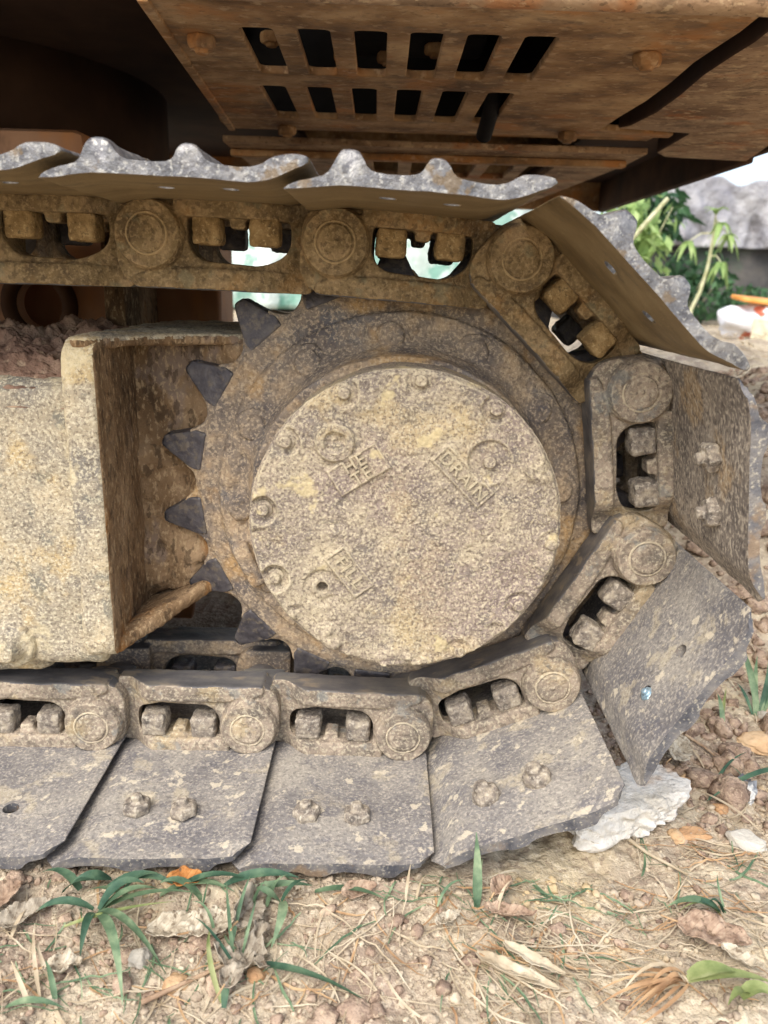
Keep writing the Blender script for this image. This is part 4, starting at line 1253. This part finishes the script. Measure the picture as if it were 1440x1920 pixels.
# stones
def stone(px, py, sx, sy, sz, mt, label, seed, rot=0.0, rough=.25, name='stone', cat='stone', flat=0.0, base=None, sink=.35, dense=False):
    V, F = ico(6) if dense else I4
    P = V.copy()
    nse = fbm(P[:, 0]*1.4+seed*7, P[:, 1]*1.4, P[:, 2]*1.4, seed=seed, octv=4)
    cel = np.abs(fbm(P[:, 0]*.9+seed, P[:, 1]*.9, P[:, 2]*.9, seed=seed+5, octv=1))
    P = P*(1+rough*nse+.2*rough*cel)[:, None]
    if dense: P = P*(1-.10*np.abs(fbm(P[:, 0]*3, P[:, 1]*3, P[:, 2]*3, seed=seed+9, octv=5, gain=.6)))[:, None]
    if flat: P[:, 2] = np.clip(P[:, 2], -flat, flat*(1+.06*nse))
    P = P*np.array([sx, sy, sz])
    p = gpt(px, py) if base is None else Vector(base)
    me = mesh_py('stone', P, F, True, R(60))
    return tag(obj(name, me, M[mt], loc=(p.x, p.y, p.z+sz*(1-sink*2)*.6), rot=(0, 0, rot)), label, cat)
stone(1195, 1545, .078, .052, .044, 'white_stone', 'white broken plaster slab under the lowest shoe corner', 2, .35, .36, flat=.62, base=(.272, -.062, -.352), sink=.2, dense=True)
stone(265, 1722+80, .010, .009, .010, 'stone_grey', 'grey clod in front of the broad green grass', 3, .4)
stone(240, 1796, .008, .008, .007, 'stone_brown', 'smaller brown clod touching the grey clod at lower left', 4)
stone(330, 1845, .012, .009, .006, 'stone_tan', 'yellowish flat stone next to the long brown twig', 5, .3)
stone(665, 1900, .014, .010, .008, 'stone_brown', 'rounded reddish clod cut off by the bottom border', 6)
stone(1300, 1565, .020, .010, .006, 'stone_orange', 'flat orange brown stone right of the white slab', 7, .1, flat=.6)
stone(1268, 1570, .007, .012, .006, 'stone_tan', 'small upright tan stone beside the white slab', 8, .2)
stone(1400, 1580, .020, .015, .008, 'stone_grey', 'angular grey stone half buried at the right border', 9, -.5, .3, flat=.7)
stone(1255, 1447, .012, .010, .010, 'stone_brown', 'rounded brown stone under the creamy dry leaf', 10)
stone(1285, 1468, .010, .009, .010, 'stone_tan', 'tan stone right of the rounded brown stone', 11)
stone(1330, 1540, .009, .008, .007, 'stone_brown', 'pinkish brown clod left of the crumpled plastic', 12)
stone(1350, 1520, .009, .008, .007, 'stone_orange', 'reddish clod touching the crumpled plastic', 13)
stone(1425, 1395, .030, .022, .010, 'stone_tan', 'wide tan soil lump at the right border', 14)
stone(1428, 1345, .008, .008, .008, 'stone_grey', 'small pale pebble beside the upright tuft', 15)
stone(480, 1830, .008, .008, .006, 'stone_orange', 'orange clod right of the grey curled leaf', 16)
stone(175, 1725, .005, .005, .005, 'stone_brown', 'tiny pinkish pebble under the yellow stalk', 17)
stone(1310, 1080, .022, .016, .012, 'stone_tan', 'pale stone between the two right hand shoes', 18, .3, base=(*at(1345, 1095, y=.25).xy, G(*at(1345, 1095, y=.25).xy)))
# crumpled plastic
V, F = I4
P = V.copy(); q = fbm(P[:, 0]*1.6, P[:, 1]*1.6, P[:, 2]*1.6, seed=71, octv=3); q2 = np.abs(fbm(P[:, 0]*3, P[:, 1]*3, P[:, 2]*3, seed=72, octv=2))
P = P*(1+.5*q-.35*q2)[:, None]*np.array([.026, .014, .012])
p = gpt(1388, 1497)
tag(obj('plastic_scrap', mesh_py('scrap', P, F, True, R(25)), M['scrap'], loc=(p.x, p.y, p.z+.006), rot=(.2, -.3, .9)), 'crumpled dark plastic scrap with a white edge right of the track', 'scrap')

# ------------------------------------------------------------------ background
WY = 6.3
def zg(x, y): return G(x, y)
wm = bbox_mesh(-9, 9, WY, WY+.25, -.3, .72, .02)
part_w = tag(obj('block_wall', wm, M['wall']), 'low dark block wall running behind the plants', 'wall')
for i in range(3):
    pass
def drape(name, x0, x1, ztop, zbot, y, mt, label, seed):
    n, m = 90, 30
    s = np.linspace(0, 1, n); t = np.linspace(0, 1, m)
    T, S_ = np.meshgrid(t, s, indexing='ij')
    x = x0+(x1-x0)*S_+.05*fbm(S_*6, T*2, seed=seed, octv=2)
    top = ztop+.03*fbm(s*9, s*0, seed=seed+1, octv=3)-.07*np.abs(np.sin(s*np.pi*(x1-x0)/.75+.8))**6
    z = zbot+(top[None, :]-zbot)*(1-T)
    yy = y+.10*fbm(S_*(x1-x0)*5, T*1.2, seed=seed+2, octv=3)*(0.3+T)-.05*T
    V = np.stack([x, yy, z], -1).reshape(-1, 3)
    i_ = np.arange(n*m).reshape(m, n)
    F = np.stack([i_[:-1, :-1], i_[1:, :-1], i_[1:, 1:], i_[:-1, 1:]], -1).reshape(-1, 4)
    o = obj(name, mesh_py(name, V, F), M[mt])
    o.modifiers.new('thick', 'SOLIDIFY').thickness = .006
    return tag(o, label, 'tarp')
drape('tarp', 2.05, 4.6, 1.17, .62, WY-.12, 'tarp', 'silvery grey tarp hanging over the wall at upper right', 3)
drape('tarp', -4.5, 1.3, 1.5, .0, WY-.12, 'tarp_white', 'white and teal sheet glimpsed through the track links', 5)

def leaf_cloud(n, c, rad, size, seed, droop=.4):
    rng = np.random.default_rng(seed)
    d = rng.standard_normal((n, 3)); d /= np.linalg.norm(d, axis=1)[:, None]
    rr0 = rng.random(n)**.45
    P = np.array(c)+d*rr0[:, None]*np.array(rad)*(1+.3*fbm(d[:, 0]*2, d[:, 1]*2, d[:, 2]*2, seed=seed, octv=2))[:, None]
    V, F = [], []
    for i in range(n):
        a = rng.uniform(0, 6.28); e = rng.uniform(-1.1, .5)-droop
        ax = Vector((math.cos(a)*math.cos(e), math.sin(a)*math.cos(e), math.sin(e)))
        s = ax.cross(Vector((rng.normal(), rng.normal(), rng.normal()))).normalized()
        nn = s.cross(ax); L_ = size*rng.uniform(.6, 1.4); w_ = L_*.22
        p = Vector(P[i]); k = len(V)
        V += [p, p+ax*L_*.45+s*w_-nn*w_*.3, p+ax*L_*.5, p+ax*L_*.45-s*w_-nn*w_*.3, p+ax*L_-nn*L_*.12]
        F += [(k, k+1, k+2), (k, k+2, k+3), (k+1, k+4, k+2), (k+2, k+4, k+3)]
    return mesh_py('leaves', [tuple(v) for v in V], F)
def bush(label, c, rad, n, size, mt, seed, stems=5, name='bush'):
    gzv = G(c[0], c[1])
    o = bpy.data.objects.new(name, None); COL.objects.link(o); o.location = (c[0], c[1], gzv)
    tag(o, label, 'bush')
    obj('foliage', leaf_cloud(n, c, rad, size, seed), M[mt], o, keep=True)
    rnd = random.Random(seed)
    for i in range(stems):
        q = (c[0]+rnd.uniform(-.7, .7)*rad[0], c[1]+rnd.uniform(-.6, .6)*rad[1], c[2]+rnd.uniform(-.2, .6)*rad[2])
        b = (c[0]+rnd.uniform(-.2, .2)*rad[0], c[1], gzv-.02)
        obj('stem', tube([b, ((b[0]+q[0])/2+rnd.uniform(-.05, .05), b[1], (b[2]+q[2])/2), q], .008, 6, .4), M['stem'], o, keep=True)
    return o
c = at(1290, 530, y=5.6); bush('dark green leafy bush in front of the block wall', (c.x, 5.6, c.z-.02), (.42, .25, .30), 650, .09, 'bush_dark', 3)
c = at(1410, 560, y=5.9); bush('small dark bush at the foot of the wall near the right border', (c.x, 5.9, c.z-.05), (.30, .2, .18), 380, .08, 'bush_dark', 5)
c = at(1195, 440, y=4.6); bush('light green shrub with drooping leaves beside the upper shoe', (c.x, 4.6, c.z), (.26, .2, .34), 260, .12, 'bush_light', 7)
c = at(1215, 400, y=5.2); bush('mixed green shrub behind the pale leaning stick', (c.x, 5.2, c.z), (.30, .2, .25), 420, .11, 'bush_dark', 9)

# young plant with a curved pale stem and drooping leaf clusters
def sapling(px, Y, label, seed):
    b = [at(x, y, y=Y) for x, y in px]
    b[0].z = G(b[0].x, b[0].y)-.02
    o = bpy.data.objects.new('sapling', None); COL.objects.link(o); o.location = b[0]
    tag(o, label, 'plant')
    obj('stem', tube(b, .013, 10, .6), M['stem'], o, keep=True)
    return o
sp = sapling([(1288, 600), (1296, 580), (1312, 548), (1326, 505), (1335, 460), (1340, 425), (1342, 410)], 4.0, 'young plant with a curved pale stem and drooping leaf clusters', 2)
for i, (j, tip, n_) in enumerate((((1336, 437), (1292, 452), 7), ((1339, 430), (1368, 440), 7), ((1333, 480), (1352, 492), 8), ((1341, 412), (1342, 402), 6), ((1338, 425), (1352, 418), 5))):
    a = at(*j, y=4.0); b = at(*tip, y=3.95)
    obj('petiole', tube([a, (a+b)/2+Vector((0, 0, .02)), b], .005, 6, .6), M['stem'], sp, keep=True)
    rnd = random.Random(i)
    for k in range(n_):
        ang = 6.28*k/n_+rnd.uniform(-.3, .3)
        tipv = b+Vector((math.cos(ang)*.07, math.sin(ang)*.07, -rnd.uniform(.06, .16)*(1 if i != 3 else -.2)))
        V, F = blade_mesh(curve3(b, tipv, .02, 0, 6), .034, .3, .3, .1)
        obj('leaf', mesh_py('leaf', V, F), M['bush_light'], sp, keep=True)
a, b = at(1165, 470, y=3.6), at(1252, 372, y=3.6)
a0 = a+(a-b)*1.2
stick = tag(obj('leaning_stick', tube([(a0.x, a0.y, a0.z), a, (a+b)/2, b], .014, 10, .8), M['stem']), 'pale straight stick leaning behind the upper right shoe', 'stick')

# things on the bright plateau at right
p = at(1405, 590, y=3.4); z0 = G(p.x, 3.4)
V, F = I4
P = V.copy(); q = fbm(P[:, 0]*2, P[:, 1]*2, P[:, 2]*2, seed=81, octv=3)
P = P*(1+.22*q)[:, None]*np.array([.20, .14, .12])
sk = tag(obj('sack', mesh_py('sack', P, F), M['sack'], loc=(p.x+.03, 3.4, z0+.10), rot=(0, .1, .2)), 'lumpy white sack with red stripes on the bright ground at right', 'sack')
for dx in (-.075, .015):
    Q = V.copy(); Q = Q*(1+.22*q)[:, None]*np.array([.204, .144, .124])
    keep = (np.abs(Q[:, 0]-dx-.02*np.sin(Q[:, 2]*20)) < .026) & (Q[:, 1] < -.02) & (Q[:, 2] < .09)
    ff = [t_ for t_ in F if keep[t_].all()]
    obj('stripe', mesh_py('stripe', Q, ff), M['sack_red'], sk)
    bm = bmesh.new(); bm.from_mesh(sk.children[-1].data); bmesh.ops.delete(bm, geom=[v for v in bm.verts if not v.link_faces], context='VERTS'); bm.to_mesh(sk.children[-1].data); bm.free()
pc = plate(rpoly([(-.20, -.10), (.22, -.12), (.24, .12), (-.18, .10)], .04), [], .022, .008)
tag(obj('orange_sheet', pc, M['orange'], loc=(p.x+.09, 3.38, z0+.215), rot=(.1, .08, .1)), 'orange plastic lid lying on the white sack', 'lid')
pb = at(1438, 610, y=3.2)
tag(obj('pale_block', fuse([bbox_mesh(-.09, .09, -.07, .07, 0, .13, .012)], .006, 2, [(.05, .01)], 'blk'), M['pale_block'], loc=(pb.x+.02, 3.15, G(pb.x, 3.15)-.01), rot=(0, 0, .3)), 'pale yellow block in front of the white sack', 'block')
# straw carpet on the plateau
rnd = random.Random(33)
items = []
for _ in range(900):
    x, y = rnd.uniform(.95, 3.8), rnd.uniform(1.1, 5.0)
    a = rnd.uniform(0, 6.28); l = rnd.uniform(.06, .25)
    items.append(((x, y, 0), (x+l*math.cos(a), y+l*math.sin(a), 0), rnd.uniform(.004, .012), rnd.uniform(.004, .03)))
tag(obj('straw_carpet', straw_mesh(items, 3), M['straw']), 'bright straw covering the ground behind the soil bank', 'straw', kind='stuff')
